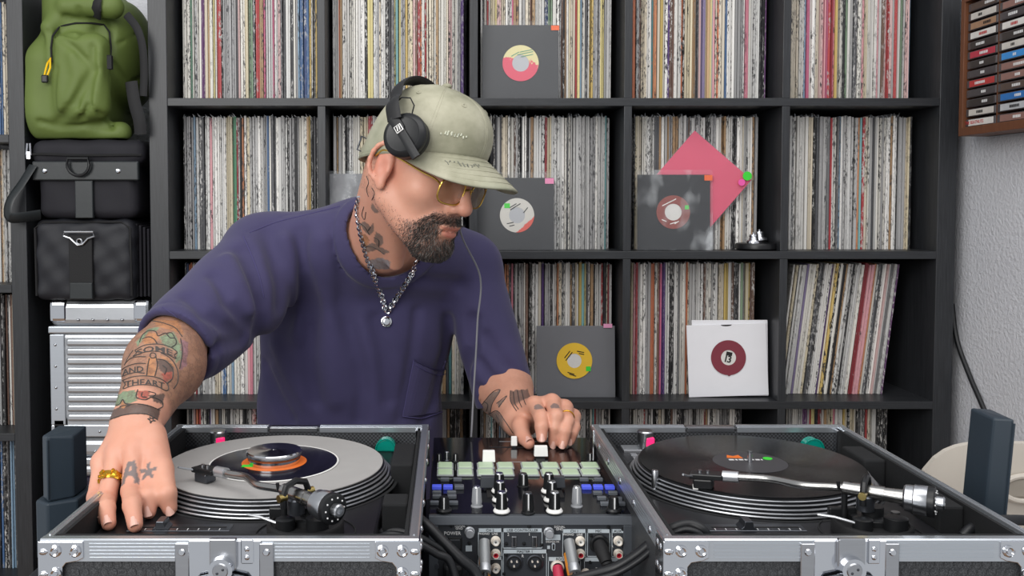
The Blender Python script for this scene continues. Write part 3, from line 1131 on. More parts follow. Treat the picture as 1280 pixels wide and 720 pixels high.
sdf_obj('body', bag2, (-.97, 2.08, z0 - .01), (-.70, 2.48, z1 + .02), .005, nylon, b2)
for k in range(5):
    MB().rbox((-.738 + .0085 * k, 2.135 + .003 * k, z0 + .006), (-.7315 + .0085 * k, 2.42, z1 - .006 - .004 * k), .003).build('side_gusset', canvas, b2)
MB().tube([(-.948, 2.114, z0 + .012), (-.949, 2.114, z1 - .02), (-.93, 2.113, z1 - .006), (-.75, 2.113, z1 - .006), (-.731, 2.113, z1 - .02), (-.729, 2.113, z0 + .012)], .0028, 6).build('piping', webbing, b2)
yq = 2.098
MB().rbox((-.866, yq - .002, z0 + .004), (-.812, yq + .012, z1 - .035), .002).build('strap', webbing, b2)
MB().rbox((-.864, yq - .005, z0 + .006), (-.812, yq + .002, z0 + .044), .002).build('strap_patch', leather, b2)
zr = z1 - .034
MB().tube([(-.873, yq - .006, zr + .006), (-.807, yq - .006, zr + .006), (-.806, yq - .006, zr - .004), (-.82, yq - .006, zr - .009), (-.832, yq - .006, zr - .022), (-.843, yq - .006, zr - .024), (-.852, yq - .006, zr - .016), (-.86, yq - .006, zr - .008), (-.874, yq - .006, zr - .003)], .0026, 8, closed=True).build('metal_ring', steel, b2)
MB().lathe([(.006 + .002 * math.cos(a), .002 * math.sin(a)) for a in [2 * math.pi * i / 8 for i in range(9)]], (-.839, yq - .006, zr - .016), (0, 1, 0), 20).build('metal_eye', steel, b2)

# canvas bag with a leather band
z0, z1 = 1.164, 1.346
b1 = thing('camera_bag', 'black canvas bag with leather band, D-ring and zip under the backpack', 'bag', (-.82, 2.28, z0))


def bag1(P):
    d = rboxd(P, (-.828, 2.285, (z0 + z1) / 2 - .012), (.114, .175, (z1 - z0) / 2 - .012), .022)
    d = smin(d, rboxd(P, (-.824, 2.285, z1 - .03), (.128, .182, .03), .022), .01)
    d = d + np.sin(P[:, 0] * 70 + P[:, 2] * 40) * .0012
    return np.maximum(d, z0 + .0005 - P[:, 2])


sdf_obj('body', bag1, (-.98, 2.08, z0 - .01), (-.68, 2.48, z1 + .02), .005, canvas, b1)
zb_ = z1 - .072
MB().rbox((-.947, 2.099, zb_ - .022), (-.705, 2.112, zb_ + .022), .003).build('leather_band', leather, b1)
MB().rbox((-.851, 2.100, z0 + .002), (-.810, 2.111, zb_ - .022), .002).build('leather_strap', leather, b1)
for x in (-.918, -.751):
    MB().lathe([(.0001, .003), (.004, .0025), (.0062, 0), (.0062, -.002)], (x, 2.098, zb_), (0, -1, 0), 16).build('rivet', chrome, b1)
rg = [(-.838 + .025 * math.cos(a), 2.093 - .004, zb_ + .014 + .025 * math.sin(a)) for a in [math.pi * (1 + i / 12) for i in range(13)]]
MB().tube(rg + [(-.815, 2.089, zb_ + .028), (-.861, 2.089, zb_ + .028)], .0035, 8, closed=True).build('d_ring', black_plastic, b1)
MB().tube(spline([(-.952, 2.104, z1 - .036), (-.93, 2.10, z1 - .034), (-.83, 2.098, z1 - .037), (-.73, 2.10, z1 - .036), (-.70, 2.106, z1 - .036)], 5), .003, 6).build('zip', webbing, b1)
MB().tube([(-.955, 2.096, z1 - .010), (-.949, 2.096, z1 - .010), (-.948, 2.096, z1 - .036), (-.958, 2.096, z1 - .036)], .0022, 6, closed=True).build('zip_pull', chrome, b1)
MB().rbox((-.9575, 2.094, z1 - .046), (-.9475, 2.0985, z1 - .028), .001).build('zip_slider', chrome, b1)
MB().tube(spline([(-.945, 2.10, z1 - .06), (-.964, 2.085, z1 - .10), (-.985, 2.07, z1 - .14), (-.988, 2.068, z1 - .175), (-.965, 2.075, z1 - .178), (-.93, 2.10, z1 - .172)], 6), .014, 8, flat=(0, -.4, 1)).build('shoulder_strap', leather, b1)

# green backpack
grn = bpy.data.materials.new('olive_green_nylon')
grn.use_nodes = True
t = NT(grn)
v_ = t.coord('Object')
t.link(t.mix(t.noise(v_, 9, 3), lin('#55662b'), lin('#667739')), t.b.inputs['Base Color'])
t.b.inputs['Roughness'].default_value = .65
t.bump(t.noise(v_, 420, 2), .25, .0006)
bp = thing('backpack', 'olive green backpack slumped on top of the black bags', 'backpack', (-.81, 2.25, 1.348))


def bpx(px, py, D=2.06):
    return tuple(at(px, py, D))


def mk(poly, D):
    return [np.array(bpx(x, y, D), np.float32) for x, y in poly]


def bp_core(P):
    d = rboxd(P, bpx(104, 118, 2.24), (.094, .15, .108), .05)
    d = smin(d, rboxd(P, bpx(112, 40, 2.25), (.072, .14, .11), .05), .04)
    d = smin(d, ell(P, bpx(160, 70, 2.28), (.055, .15, .13)), .02)
    d = smin(d, cone(P, bpx(56, 160, 2.14), bpx(150, 166, 2.14), .030, .026), .02)
    d = smin(d, rboxd(P, bpx(103, 96, 2.10), (.062, .034, .098), .03), .012)
    d = smin(d, cone(P, bpx(88, 12, 2.14), bpx(62, 34, 2.11), .034, .020), .015)
    d = smin(d, cone(P, bpx(84, 8, 2.11), bpx(140, 8, 2.12), .022, .028), .012)
    d = smin(d, cone(P, bpx(62, 34, 2.10), bpx(64, 76, 2.09), .012, .007), .012)
    d = np.maximum(np.maximum(d, P[:, 0] + .689), -.963 - P[:, 0])
    return np.maximum(d, 1.3485 - P[:, 2])


def bsurf(px, py, off=.002, fn=None):
    Ds = np.linspace(1.95, 2.45, 200)
    P = np.array([bpx(px, py, D) for D in Ds], np.float32)
    d = (fn or bp_core)(P)
    k = int(np.argmax(d < 0)) if (d < 0).any() else 60
    q = at(px, py, Ds[k])
    q.y -= off
    return q


folds_bp = [([np.array(bsurf(x, y, 0.), np.float32) for x, y in p], a, w) for p, a, w in [
    ([(76, 48), (92, 60), (108, 76), (116, 88)], .016, .008), ([(116, 88), (102, 113), (86, 136), (72, 154)], .020, .009), ([(90, 70), (96, 95), (88, 125)], -.010, .012),
    ([(116, 58), (117, 90), (112, 120)], .014, .007), ([(125, 60), (124, 95), (118, 130)], -.008, .010), ([(96, 124), (103, 148), (113, 128), (128, 146)], .012, .006),
    ([(72, 44), (95, 46), (120, 37), (132, 44)], .014, .007), ([(139, 30), (140, 60), (138, 100), (138, 152)], .014, .006), ([(50, 152), (75, 159), (110, 156), (138, 160), (168, 150)], .014, .006),
    ([(70, 85), (68, 120), (71, 142)], .010, .006), ([(147, 55), (174, 40)], .007, .005), ([(142, 80), (160, 104), (168, 125)], .016, .006), ([(165, 102), (184, 93)], .007, .005),
    ([(82, 20), (100, 26), (118, 24)], .012, .007), ([(60, 40), (66, 60), (66, 84)], .010, .005), ([(140, 160), (168, 140)], .008, .005), ([(98, 10), (104, 22)], .010, .006)]]


def bpk(P):
    d = bp_core(P)
    for pl, a, w in folds_bp:
        d = d + a * np.exp(-(polyd(P, pl) / w) ** 2) * .7
    return np.maximum(d + np.sin(P[:, 0] * 60 + P[:, 2] * 35) * .0012, 1.3485 - P[:, 2])


sdf_obj('body', bpk, (-1.0, 2.0, 1.33), (-.67, 2.46, 1.72), .004, grn, bp)


MB().tube([bsurf(x, y, .001) for x, y in ((65, 78), (64, 60), (66, 45), (75, 33), (95, 29), (115, 29), (130, 31), (137, 40), (139, 60), (137, 85))], .0022, 6).build('zip', webbing, bp)
p0 = bsurf(64, 82, .004)
MB().tube([p0 + Vector((.002, -.004, .016)), p0 + Vector((-.004, -.006, .004)), p0 + Vector((-.008, -.006, -.010)), p0 + Vector((-.012, -.005, -.024)), p0 + Vector((-.004, -.006, -.022)), p0 + Vector((.002, -.006, -.006))], .0022, 8, closed=True).build('zip_cord', mat('yellow_cord', '#f2c40c', .5), bp)
MB().rbox(p0 + Vector((-.018, -.010, -.040)), p0 + Vector((-.003, -.002, -.022)), .003).build('cord_end', black_plastic, bp)
ht = [bsurf(x, y, .004) for x, y in ((121, 22), (121, 12), (122, 3), (124, -6))]
MB().tube(ht, .013, 8, flat=(0, -1, 0)).build('grab_handle', webbing, bp)
MB().tube(spline([at(158, 18, 2.09), at(171, 35, 2.078), at(178, 58, 2.078), at(180, 90, 2.082), at(179, 120, 2.085)], 6), .009, 8, flat=(0, -1, 0)).build('shoulder_strap', webbing, bp)
MB().tube(spline([at(164, 102, 2.085), at(168, 128, 2.082), at(174, 150, 2.082), at(176, 168, 2.085)], 6), .014, 8, flat=(0, -1, 0)).build('hip_strap', webbing, bp)
MB().rbox(at(139, 86, 2.055), at(136, 70, 2.065), .0008).build('zip_garage', webbing, bp)

# ------------------------------------------------------------------ table
RIM, PL, TAB = .850, .820, .700
tb = thing('table', 'black table carrying the turntable cases and mixer', 'table', (.1, 1.2, FLOOR))
MB().rbox((-.57, .93, TAB - .03), (.775, 1.545, TAB - .0005), .004).build('table_top', dark_plastic, tb)
for x in (-.53, .74):
    for y in (.97, 1.50):
        MB().box((x - .02, y - .02, FLOOR), (x + .02, y + .02, TAB - .03)).build('leg', black_plastic, tb)

# ------------------------------------------------------------------ slate uprights at both table ends
slate = mat('slate_blue_plastic', '#2b3640', .45, var=.06, bump=.05, bs=400)


def upright(label, x0, x1, ytop, D, mirror, tilt):
    a, b = at(x0, ytop, D), at(x1, ytop, D)
    w = b.x - a.x
    r = thing('upright_bracket', label, 'bracket', ((a.x + b.x) / 2, D + .04, TAB))
    R = Matrix.Rotation(tilt, 3, 'Y')
    top = a.z
    f = .35 if not mirror else .62
    poly = [(a.x, D + .016), (a.x + w * f, D), (b.x, D + .022), (b.x, D + .07), (a.x, D + .07)]
    zt = [top - .004, top, top - .006, top - .002, top - .002]
    lowz = TAB + .085
    vs = [(x, y, lowz) for x, y in poly] + [(x, y, z) for (x, y), z in zip(poly, zt)]
    pv = Vector(((a.x + b.x) / 2, D + .04, TAB))
    vs = [R @ (Vector(v) - pv) + pv for v in vs]
    fs = [(0, 4, 3, 2, 1), (5, 6, 7, 8, 9)] + [(i, (i + 1) % 5, 5 + (i + 1) % 5, 5 + i) for i in range(5)]
    MB().add(vs, fs).build('post', slate, r, .003)
    e = .008
    poly2 = [(a.x - e * (not mirror), D + .010), (a.x + w * f, D - .006), (b.x + e, D + .014), (b.x + e, D + .08), (a.x - e * (not mirror), D + .08)]
    lean = [(R @ (Vector((x, y, lowz + .0)) - pv) + pv) for x, y in poly2]
    vs = [(x, y, TAB + .0005) for x, y in poly2] + [tuple(p) for p in lean]
    MB().add(vs, fs).build('socket', slate, r, .003)
    g0 = R @ (Vector((a.x + w * f, D - .001, top - .006)) - pv) + pv
    g1 = R @ (Vector((a.x + w * f, D - .001, lowz + .004)) - pv) + pv
    MB().tube([g0, g1], .0015, 6).build('edge_bead', slate, r)
    return r


upright('dark slate upright bracket beside the ringed hand', 46, 84, 545, 1.27, False, 0.0)
upright('dark slate leaning bracket beside the cream chair', 1236, 1264, 523, 1.20, True, math.radians(4))

# ------------------------------------------------------------------ flight case + turntable
hexm = bpy.data.materials.new('hexagon_embossed_laminate')
hexm.use_nodes = True
t = NT(hexm)
hv = t.coord('Object', (1, 1, 1))
hl = t.ramp(t.noise(hv, 900, 2), [(.45, 0.), (.6, 1.)])
t.link(t.mix(hl, lin('#2b2d30'), lin('#4b4d50')), t.b.inputs['Base Color'])
t.b.inputs['Roughness'].default_value = .4
t.bump(hl, .2, .0006)
carb = bpy.data.materials.new('woven_black_lining')
carb.use_nodes = True
t = NT(carb)
ck = t.add('ShaderNodeTexChecker', ins={'Scale': 330})
t.link(t.coord('Object'), ck.inputs['Vector'])
t.link(t.mix(ck.outputs[1], lin('#1c1d1f'), lin('#45474b')), t.b.inputs['Base Color'])
t.b.inputs['Roughness'].default_value = .5
foam = mat('black_foam', '#17181a', .85, bump=.3, bs=200)
plinth_m = mat('black_turntable_plinth', '#1b1b1e', .32, var=.1, bump=.04, bs=500)
slipm = mat('grey_felt_slipmat', '#a3a19f', .8, var=.06, vs=40, bump=.2, bs=500)
plat_m = mat('dark_platter', '#232427', .3, .6)
ring_m = bpy.data.materials.new('platter_strobe_dots')
ring_m.use_nodes = True
t = NT(ring_m)
tc = t.coord('Object')
t.link(t.mix(t.noise(tc, 60, 2), lin('#8f9195'), lin('#c9cbd0')), t.b.inputs['Base Color'])
t.b.inputs['Metallic'].default_value = .8
t.b.inputs['Roughness'].default_value = .35
orange = mat('orange_paper_label', '#e2722a', .5)
pinklamp = mat('pink_strobe_lamp', '#f0286a', .3, emit='#f0286a', es=.8)
teal = mat('teal_translucent_plastic', '#0f9e8c', .15, var=.15, trans=.35, ior=1.3)
gunm = mat('gunmetal', '#5d6066', .3, .9, var=.06)
silv_arm = mat('satin_tonearm', '#a9a8a6', .25, 1., var=.04)
greyl = mat('grey_record_label', '#3f3f42', .5)


def deck(side, label_case, label_tt):
    x0 = -.431 if side == 'L' else .229
    X = lambda u: x0 + u
    y0, y1 = .957, 1.456
    W = .400
    cs = thing('turntable_case', label_case, 'case', (x0 + W / 2, (y0 + y1) / 2, TAB), 'turntable flight cases')
    # shell
    MB().box((X(.004), y0 + .004, TAB + .001), (X(W - .004), y1 - .004, TAB + .012)).build('base_panel', hexm, cs)
    MB().box((X(.004), y0 + .004, TAB + .012), (X(W - .004), y0 + .012, RIM - .004)).build('front_wall', hexm, cs)
    MB().box((X(.004), y1 - .012, TAB + .012), (X(W - .004), y1 - .004, RIM - .004)).build('back_wall', hexm, cs)
    for u in (.004, W - .012):
        MB().box((X(u), y0 + .012, TAB + .012), (X(u + .008), y1 - .012, RIM - .004)).build('side_wall', hexm, cs)
    # aluminium rails with fine grooves
    def rail(a, b, axis):
        mb = MB()
        if axis == 'x':
            yy = y0 if a == 'f' else y1
            sg = 1 if a == 'f' else -1
            segs = [(0.012, W - .012)] if a == 'f' else [(0.012, .146), (.228, W - .012)]
            out = []
            for s0, s1 in segs:
                m = MB()
                m.prism([(yy, RIM - .024), (yy, RIM - .0015), (yy + .0015 * sg, RIM), (yy + .010 * sg, RIM), (yy + .010 * sg, RIM - .004), (yy + .004 * sg, RIM - .004), (yy + .004 * sg, RIM - .024)], 'x', X(s0 - .012 if s0 < .02 else s0), X(s1 + .012 if s1 > W - .02 else s1))
                for g in range(5):
                    zz = RIM - .005 - g * .0037
                    m.box((X(s0 + .04 if a == 'f' else s0), min(yy, yy - .0006 * sg), zz - .0011), (X(s1 - .04 if a == 'f' else s1), max(yy, yy - .0006 * sg), zz + .0004))
                m.build('front_rail' if a == 'f' else 'back_rail', alu2, cs)
        else:
            xx = X(0) if a == 'l' else X(W)
            sg = 1 if a == 'l' else -1
            m = MB()
            m.prism([(xx, RIM - .024), (xx, RIM - .0015), (xx + .0015 * sg, RIM), (xx + .010 * sg, RIM), (xx + .010 * sg, RIM - .004), (xx + .004 * sg, RIM - .004), (xx + .004 * sg, RIM - .024)], 'y', y0 + .010, y1 - .010)
            m.box((min(xx + .0045 * sg, xx + .0062 * sg), y0 + .012, RIM - .001), (max(xx + .0045 * sg, xx + .0062 * sg), y1 - .012, RIM + .0008))
            for g in range(4):
                zz = RIM - .006 - g * .0045
                m.box((min(xx, xx - .0006 * sg), y0 + .03, zz - .0013), (max(xx, xx - .0006 * sg), y1 - .03, zz + .0006))
            m.build('side_rail', alu2, cs)
    for k in (('f', 0, 'x'), ('b', 0, 'x'), ('l', 0, 'y'), ('r', 0, 'y')):
        rail(*k)
    for s0, s1 in ((.010, .146), (.228, W - .010)):
        MB().box((X(s0), y1 - .0175, RIM - .0095), (X(s1), y1 - .0095, RIM - .0006)).build('back_rail_lip', alu2, cs, .0006)
    MB().box((X(.150), y1 - .0172, RIM - .0085), (X(.224), y1 - .012, RIM - .002)).build('hinge_leaf', steel, cs, .0004)
    # raised hexagon embossing on the front laminate
    mb = MB()
    sz, zt0 = .0056, RIM - .0285
    for r_ in range(9):
        for c_ in range(42):
            hx = X(.020 + c_ * sz * 1.80 + (sz * .90 if r_ % 2 else 0))
            hz = zt0 - r_ * sz * 1.56
            if hx > X(W - .020) or abs(hx - X(.197)) < .052 or (min(hx - X(0), X(W) - hx) < .032 and hz > RIM - .066):
                continue
            mb.prism([(hx + sz * .88 * math.sin(math.pi / 3 * k), hz + sz * .88 * math.cos(math.pi / 3 * k)) for k in range(6)], 'y', y0 + .0034, y0 + .0042)
    setp(mb.build('hexagon_embossing', hexm, cs), kind='stuff')
    MB().box((X(.148), y1 - .012, RIM - .02), (X(.226), y1 + .001, RIM - .0015)).build('hinge_plate', steel, cs)
    # inner lining
    MB().box((X(.012), y1 - .016, TAB + .012), (X(W - .012), y1 - .0125, RIM - .003)).build('back_lining', carb, cs)
    MB().box((X(.010), y0 + .010, TAB + .012), (X(W - .010), y0 + .021, RIM - .002)).build('front_lining', foam, cs)
    for u in (.0125, W - .0165):
        MB().box((X(u), y0 + .0165, TAB + .012), (X(u + .004), y1 - .016, RIM - .003)).build('side_lining', foam, cs)
    for ya, yb in (((1.075, 1.135), (1.27, 1.345)) if side == 'R' else ((1.085, 1.125), (1.25, 1.36))):
        MB().rbox((X(.352), ya, TAB + .014), (X(W - .017), yb, RIM - .005), .003).build('foam_block', foam, cs)
    # corner brackets
    for u, sg in ((0, 1), (W, -1)):
        xx = X(u)
        poly = [(xx - .0015 * sg, RIM - .002), (xx + .046 * sg, RIM - .002), (xx + .046 * sg, RIM - .020), (xx + .040 * sg, RIM - .023), (xx + .028 * sg, RIM - .025), (xx + .024 * sg, RIM - .030), (xx + .022 * sg, RIM - .060), (xx - .0015 * sg, RIM - .060)]
        br_ = MB().prism(poly, 'y', y0 - .002, y0 + .0005).build('corner_bracket', chrome, cs, .0008)
        MB().box((min(xx - .002 * sg, xx + .0005 * sg), y0 - .0015, RIM - .060), (max(xx - .002 * sg, xx + .0005 * sg), y0 + .034, RIM - .002)).build('bracket_side', chrome, br_, .0006)
        for du, dz in ((.017, .012), (.038, .012), (.017, .036), (.017, .054)):
            MB().lathe([(.0001, .0024), (.0022, .0024), (.0024, .0016), (.0045, .0030), (.0062, .0020), (.0066, 0)], (xx + du * sg, y0 - .002, RIM - dz), (0, -1, 0), 20).build('rivet', chrome, br_)
        for dz in (.013, .037):
            MB().ball((xx + .004 * sg, y0 - .002, RIM - dz), (.005, .0025, .0035), 12).build('rivet', chrome, br_)
            for dy in (.012, .026):
                MB().ball((xx - .002 * sg, y0 + dy, RIM - dz), (.002, .005, .005), 12).build('rivet', chrome, br_)
        b2_ = MB().box((min(xx - .002 * sg, xx + .02 * sg), y1 - .03, RIM - .06), (max(xx - .002 * sg, xx + .0005 * sg), y1 + .002, RIM - .003)).build('rear_bracket', chrome, cs, .0006)
        for dy in (.07, .16, .25, .34, .42):
            MB().ball((xx - .0008 * sg, y0 + dy, RIM - .015), (.0022, .005, .005), 12).build('side_rivet', chrome, cs)
    # butterfly latch in its dish, middle of the front
    lx = X(.197)
    MB().rbox((lx - .040, y0 - .0022, RIM - .075), (lx + .037, y0 + .0005, RIM - .001), .0008, seg=1).build('latch_dish', chrome, cs)
    for sx in (-.048, .041):
        st = MB().rbox((lx + sx - .006, y0 - .003, RIM - .062), (lx + sx + .009, y0 + .0005, RIM - .004), .0008, seg=1).build('strike_plate', steel, cs)
        MB().lathe([(.0001, .0022), (.0028, .002), (.004, .0004)], (lx + sx + .0015, y0 - .003, RIM - .013), (0, -1, 0), 14).build('rivet', chrome, st)
    lt = MB().rbox((lx - .0165, y0 - .008, RIM - .030), (lx + .012, y0 - .0015, RIM + .003), .0015).build('latch_hook', steel, cs)
    MB().cyl((lx - .003, y0 - .016, RIM - .028), (lx - .003, y0 - .002, RIM - .028), .0125, .014, 24).build('latch_hub', chrome, lt)
    MB().cyl((lx - .003, y0 - .0175, RIM - .028), (lx - .003, y0 - .015, RIM - .028), .0075, .009, 20).build('latch_screw', steel, lt)
    for q in ((.003, .002), (-.003, -.002)):
        MB().ball((lx - .003 + q[0], y0 - .0175, RIM - .028 + q[1]), (.0016, .001, .0016), 8).build('latch_pin', gunm, lt)
    wing = [(lx - .036, RIM - .075), (lx - .038, RIM - .05), (lx - .028, RIM - .037), (lx - .014, RIM - .034), (lx - .003, RIM - .043), (lx + .009, RIM - .034), (lx + .022, RIM - .037), (lx + .032, RIM - .05), (lx + .030, RIM - .075)]
    MB().prism(wing, 'y', y0 - .010, y0 - .006).build('latch_wing', gunm, lt, .001)
    MB().rbox((lx + .016, y0 - .0045, RIM - .025), (lx + .029, y0 - .0015, RIM + .001), .001, seg=1).build('hinge_tab', chrome, cs)
    for dz in (.006, .015):
        MB().ball((lx + .0225, y0 - .0045, RIM - dz - .003), (.003, .002, .003), 10).build('hinge_rivet', chrome, cs)

    # ---- turntable
    px0, px1, py0, py1 = X(.018), X(.348), y0 + .0225, y1 - .017
    tt = thing('turntable', label_tt, 'turntable', ((px0 + px1) / 2, (py0 + py1) / 2, TAB + .0125), 'direct-drive turntables')
    MB().rbox((px0, py0, TAB + .040), (px1, py1, PL), .004).build('plinth', plinth_m, tt)
    for fx in (px0 + .04, px1 - .04):
        for fy in (py0 + .04, py1 - .04):
            MB().cyl((fx, fy, TAB + .0125), (fx, fy, TAB + .041), .022, n=20).build('foot', rubber, tt)
    pc = Vector((X(.190), 1.262, PL))
    MB().lathe([(.1685, -.001), (.1685, .0012), (.170, .0012), (.172, .0004), (.172, -.001)], pc, n=96).build('platter_well', foam, tt)
    MB().lathe([(.164, .001), (.166, .002), (.166, .002), (.1655, .006), (.160, .0065), (.1595, .011), (.1595, .011), (.156, .0115), (.1555, .0155), (.1555, .0155), (.1535, .016), (.1525, .0205), (.151, .0215), (.151, .0215), (.0001, .0215)], pc, n=96).build('platter', plat_m, tt)
    for r_, z_, h_ in ((.1668, .0018, .0026), (.1640, .0058, .0020), (.1606, .0098, .0020), (.1568, .0142, .0018), (.1540, .0186, .0016)):
        MB().lathe([(r_ - .003, z_ + h_), (r_ - .0006, z_ + h_), (r_, z_ + h_ / 2), (r_ - .0006, z_), (r_ - .003, z_)], pc, n=96).build('strobe_ring', ring_m, tt)
    MB().cyl(pc + Vector((0, 0, .02)), pc + Vector((0, 0, .043 if side == 'L' else .040)), .0031, n=14).build('spindle', chrome, tt)
    # start button, lamp, target light
    bp_ = onz(788, 557, PL)
    du = bp_.x - .229
    MB().rbox((X(du - .018), 1.398, PL - .001), (X(du + .017), 1.428, PL + .004), .001).build('start_button', silver if side == 'R' else gunm, tt)
    for k in range(2):
        MB().rbox((X(du - .014 + .004), 1.362 + .016 * k, PL - .001), (X(du - .005 + .004), 1.374 + .016 * k, PL + .0015), .0006).build('speed_button', silver, tt)
    lp = (X(.076), 1.408, PL)
    MB().lathe([(.012, 0), (.012, .018), (.012, .018), (.0128, .0185), (.0128, .030), (.0128, .030), (.011, .032), (.0001, .032)], lp, n=28).build('strobe_housing', steel, tt)
    MB().rbox((lp[0] - .001, lp[1] - .0138, PL + .002), (lp[0] + .0118, lp[1] - .005, PL + .0235), .002).build('strobe_lamp', pinklamp, tt)
    tp = Vector((X(.335), 1.412, PL))
    hc = [(tp.x + .0155 * math.cos(math.pi * i / 14), PL + .003 + .0165 * math.sin(math.pi * i / 14)) for i in range(15)]
    tl_ = MB().prism([(tp.x + .0155, PL)] + hc + [(tp.x - .0155, PL)], 'y', tp.y - .010, tp.y + .010).build('target_light', teal, tt, .002)
    MB().tube([Vector((a_, tp.y - .0102, b_)) for a_, b_ in hc], .0011, 6).build('target_light_edge', teal, tl_)
    if side == 'R':
        sp = onz(818.5, 617, PL)
        MB().lathe([(.007, 0), (.007, .002), (.0045, .0025), (.0045, .0025), (.0045, .030), (.0045, .030), (.0038, .0315), (.0001, .0315)], (sp.x, sp.y, PL), n=20).build('stylus_lamp', steel, tt)
    # pitch fader
    fa, fb, fk = (.077, .192, .124) if side == 'R' else (.054, .175, .093)
    yf0 = 1.062
    MB().rbox((X(fa), yf0, PL - .001), (X(fb), yf0 + .022, PL + .0008), .0004, seg=1).build('pitch_plate', gunm, tt)
    MB().box((X(fa + .006), yf0 + .0095, PL + .0006), (X(fb - .006), yf0 + .0125, PL + .0012)).build('pitch_slot', ink, tt)
    for k in range(9):
        MB().box((X(fa + .008 + k * .0125), yf0 + .002, PL + .0006), (X(fa + .0088 + k * .0125), yf0 + .007, PL + .0011)).build('pitch_mark', whtt, tt)
    kx = X(fk)
    MB().prism([(kx - .010, PL + .001), (kx + .010, PL + .001), (kx + .006, PL + .005), (kx + .0045, PL + .011), (kx - .0045, PL + .011), (kx - .006, PL + .005)], 'y', yf0 + .001, yf0 + .021).build('pitch_knob', gunm, tt, .0008)
    # tonearm
    tb_ = onz(1090 if side == 'R' else 382, 658, PL + .008)
    tb_.z = PL
    MB().lathe([(.0585, 0), (.0585, .001), (.0585, .001), (.057, .0014), (.0565, .0004)], tb_, n=64).build('tonearm_well', foam, tt)
    MB().lathe([(.0445, 0), (.0445, .012), (.0445, .012), (.043, .014), (.040, .0145), (.040, .0145), (.039, .012), (.0001, .012)], tb_, n=56).build('tonearm_base', rubber, tt)
    MB().lathe([(.026, .012), (.026, .018), (.026, .018), (.024, .0195), (.012, .020), (.012, .020), (.012, .030), (.0001, .030)], tb_ + Vector((.004, .008, 0)), n=40).build('height_ring', black_plastic, tt)
    for dx, dy, rr_, hh in ((.017, -.022, .013, .026), (-.020, -.020, .011, .024)):
        k_ = MB().lathe([(rr_, .012), (rr_, hh), (rr_, hh), (rr_ - .002, hh + .001), (.0001, hh + .001)], tb_ + Vector((dx, dy, 0)), n=28).build('antiskate_knob', black_plastic, tt)
    MB().cyl(tb_ + Vector((.026, -.002, .012)), tb_ + Vector((.026, -.002, .026)), .005, n=16).build('lock_screw', steel, tt)
    MB().tube([tb_ + Vector((-.03, -.022, .020)), tb_ + Vector((-.05, -.014, .024)), tb_ + Vector((-.066, -.006, .024))], .0016, 8).build('cue_lever', silver, tt)
    MB().rbox(tb_ + Vector((-.045, .012, .012)), tb_ + Vector((-.012, .020, .026)), .002).build('cue_lift', black_plastic, tt)
    # arm rest post
    piv = onz(1082 if side == 'R' else 370, 614 if side == 'R' else 618, PL + .050)
    hs = onz(895 if side == 'R' else 268, 592 if side == 'R' else 586, PL + .042)
    ar = piv.lerp(hs, .13)
    ar.z = PL + .010
    MB().cyl(ar, ar + Vector((0, 0, .040)), .0035, n=14).build('arm_rest', black_plastic, tt)
    MB().tube([ar + Vector((-.008, 0, .048)), ar + Vector((-.007, 0, .040)), ar + Vector((0, 0, .037)), ar + Vector((.007, 0, .040)), ar + Vector((.008, 0, .048))], .0022, 8).build('arm_rest_clip', black_plastic, tt)
    zt = PL + .052
    dirn = (hs - piv)
    dirn.z = 0
    L = dirn.length
    dirn.normalize()
    nrm = Vector((-dirn.y, dirn.x, 0))
    MB().lathe([(.010, 0), (.010, .016), (.010, .016), (.008, .018), (.0001, .018)], piv - Vector((0, 0, .022)), n=24).build('pivot_post', gunm, tt)
    MB().tube([piv + nrm * .017 + Vector((0, 0, -.012)), piv + nrm * .018, piv + nrm * .013 + Vector((0, 0, .012)), piv + Vector((0, 0, .016)), piv - nrm * .013 + Vector((0, 0, .012)), piv - nrm * .018, piv - nrm * .017 + Vector((0, 0, -.012))], .004, 8).build('gimbal_ring', black_plastic, tt)
    for s in (1, -1):
        MB().cyl(piv + nrm * .014 * s, piv + nrm * .024 * s, .0045, n=14).build('gimbal_bearing', mat('brass', '#b9a56a', .3, 1.), tt)
    MB().cyl(piv - dirn * .020, piv + dirn * .024, .0085, .0075, 20).build('arm_bearing_block', silv_arm, tt)
    # S-shaped tube
    pth = []
    for i in range(25):
        u = i / 24
        off = .012 * math.sin(2 * math.pi * u) * (1 if u < .5 else .9)
        off = .008 * math.sin(math.pi * u) * math.sin(2 * math.pi * (u - .05))
        pth.append(piv + dirn * (.02 + (L - .045) * u) + nrm * off + Vector((0, 0, (hs.z - piv.z) * u)))
    MB().tube(pth, .0046, 14).build('arm_tube', silv_arm, tt)
    e0, e1 = pth[-1], pth[-1] + (pth[-1] - pth[-3]).normalized() * .016
    MB().cyl(e0 - (e1 - e0) * .2, e1, .0068, n=18).build('headshell_collar', silver, tt)
    hd = (pth[-1] - pth[-3]).normalized()
    hn = Vector((-hd.y, hd.x, 0)).normalized()
    Mh = frameM(e1, hd, hn)
    MB().rbox((-.001, -.010, -.004), (.040, .010, .003), .0015).xf(Mh).build('headshell', black_plastic, tt)
    MB().rbox((.012, -.0085, -.016), (.036, .0085, -.004), .002).xf(Mh).build('cartridge', black_plastic if side == 'R' else gunm, tt)
    MB().rbox((.030, -.006, -.0185), (.037, .006, -.011), .001).xf(Mh).build('stylus_tip', white_pl if side == 'R' else black_plastic, tt)
    MB().tube([Mh @ Vector(p) for p in ((.036, .009, 0), (.041, .016, .002), (.044, .026, .006))], .0014, 8).build('finger_lift', steel, tt)
    for q in (.018, .028):
        MB().cyl(Mh @ Vector((q, 0, .002)), Mh @ Vector((q, 0, .006)), .0022, n=12).build('mount_screw', steel, tt)
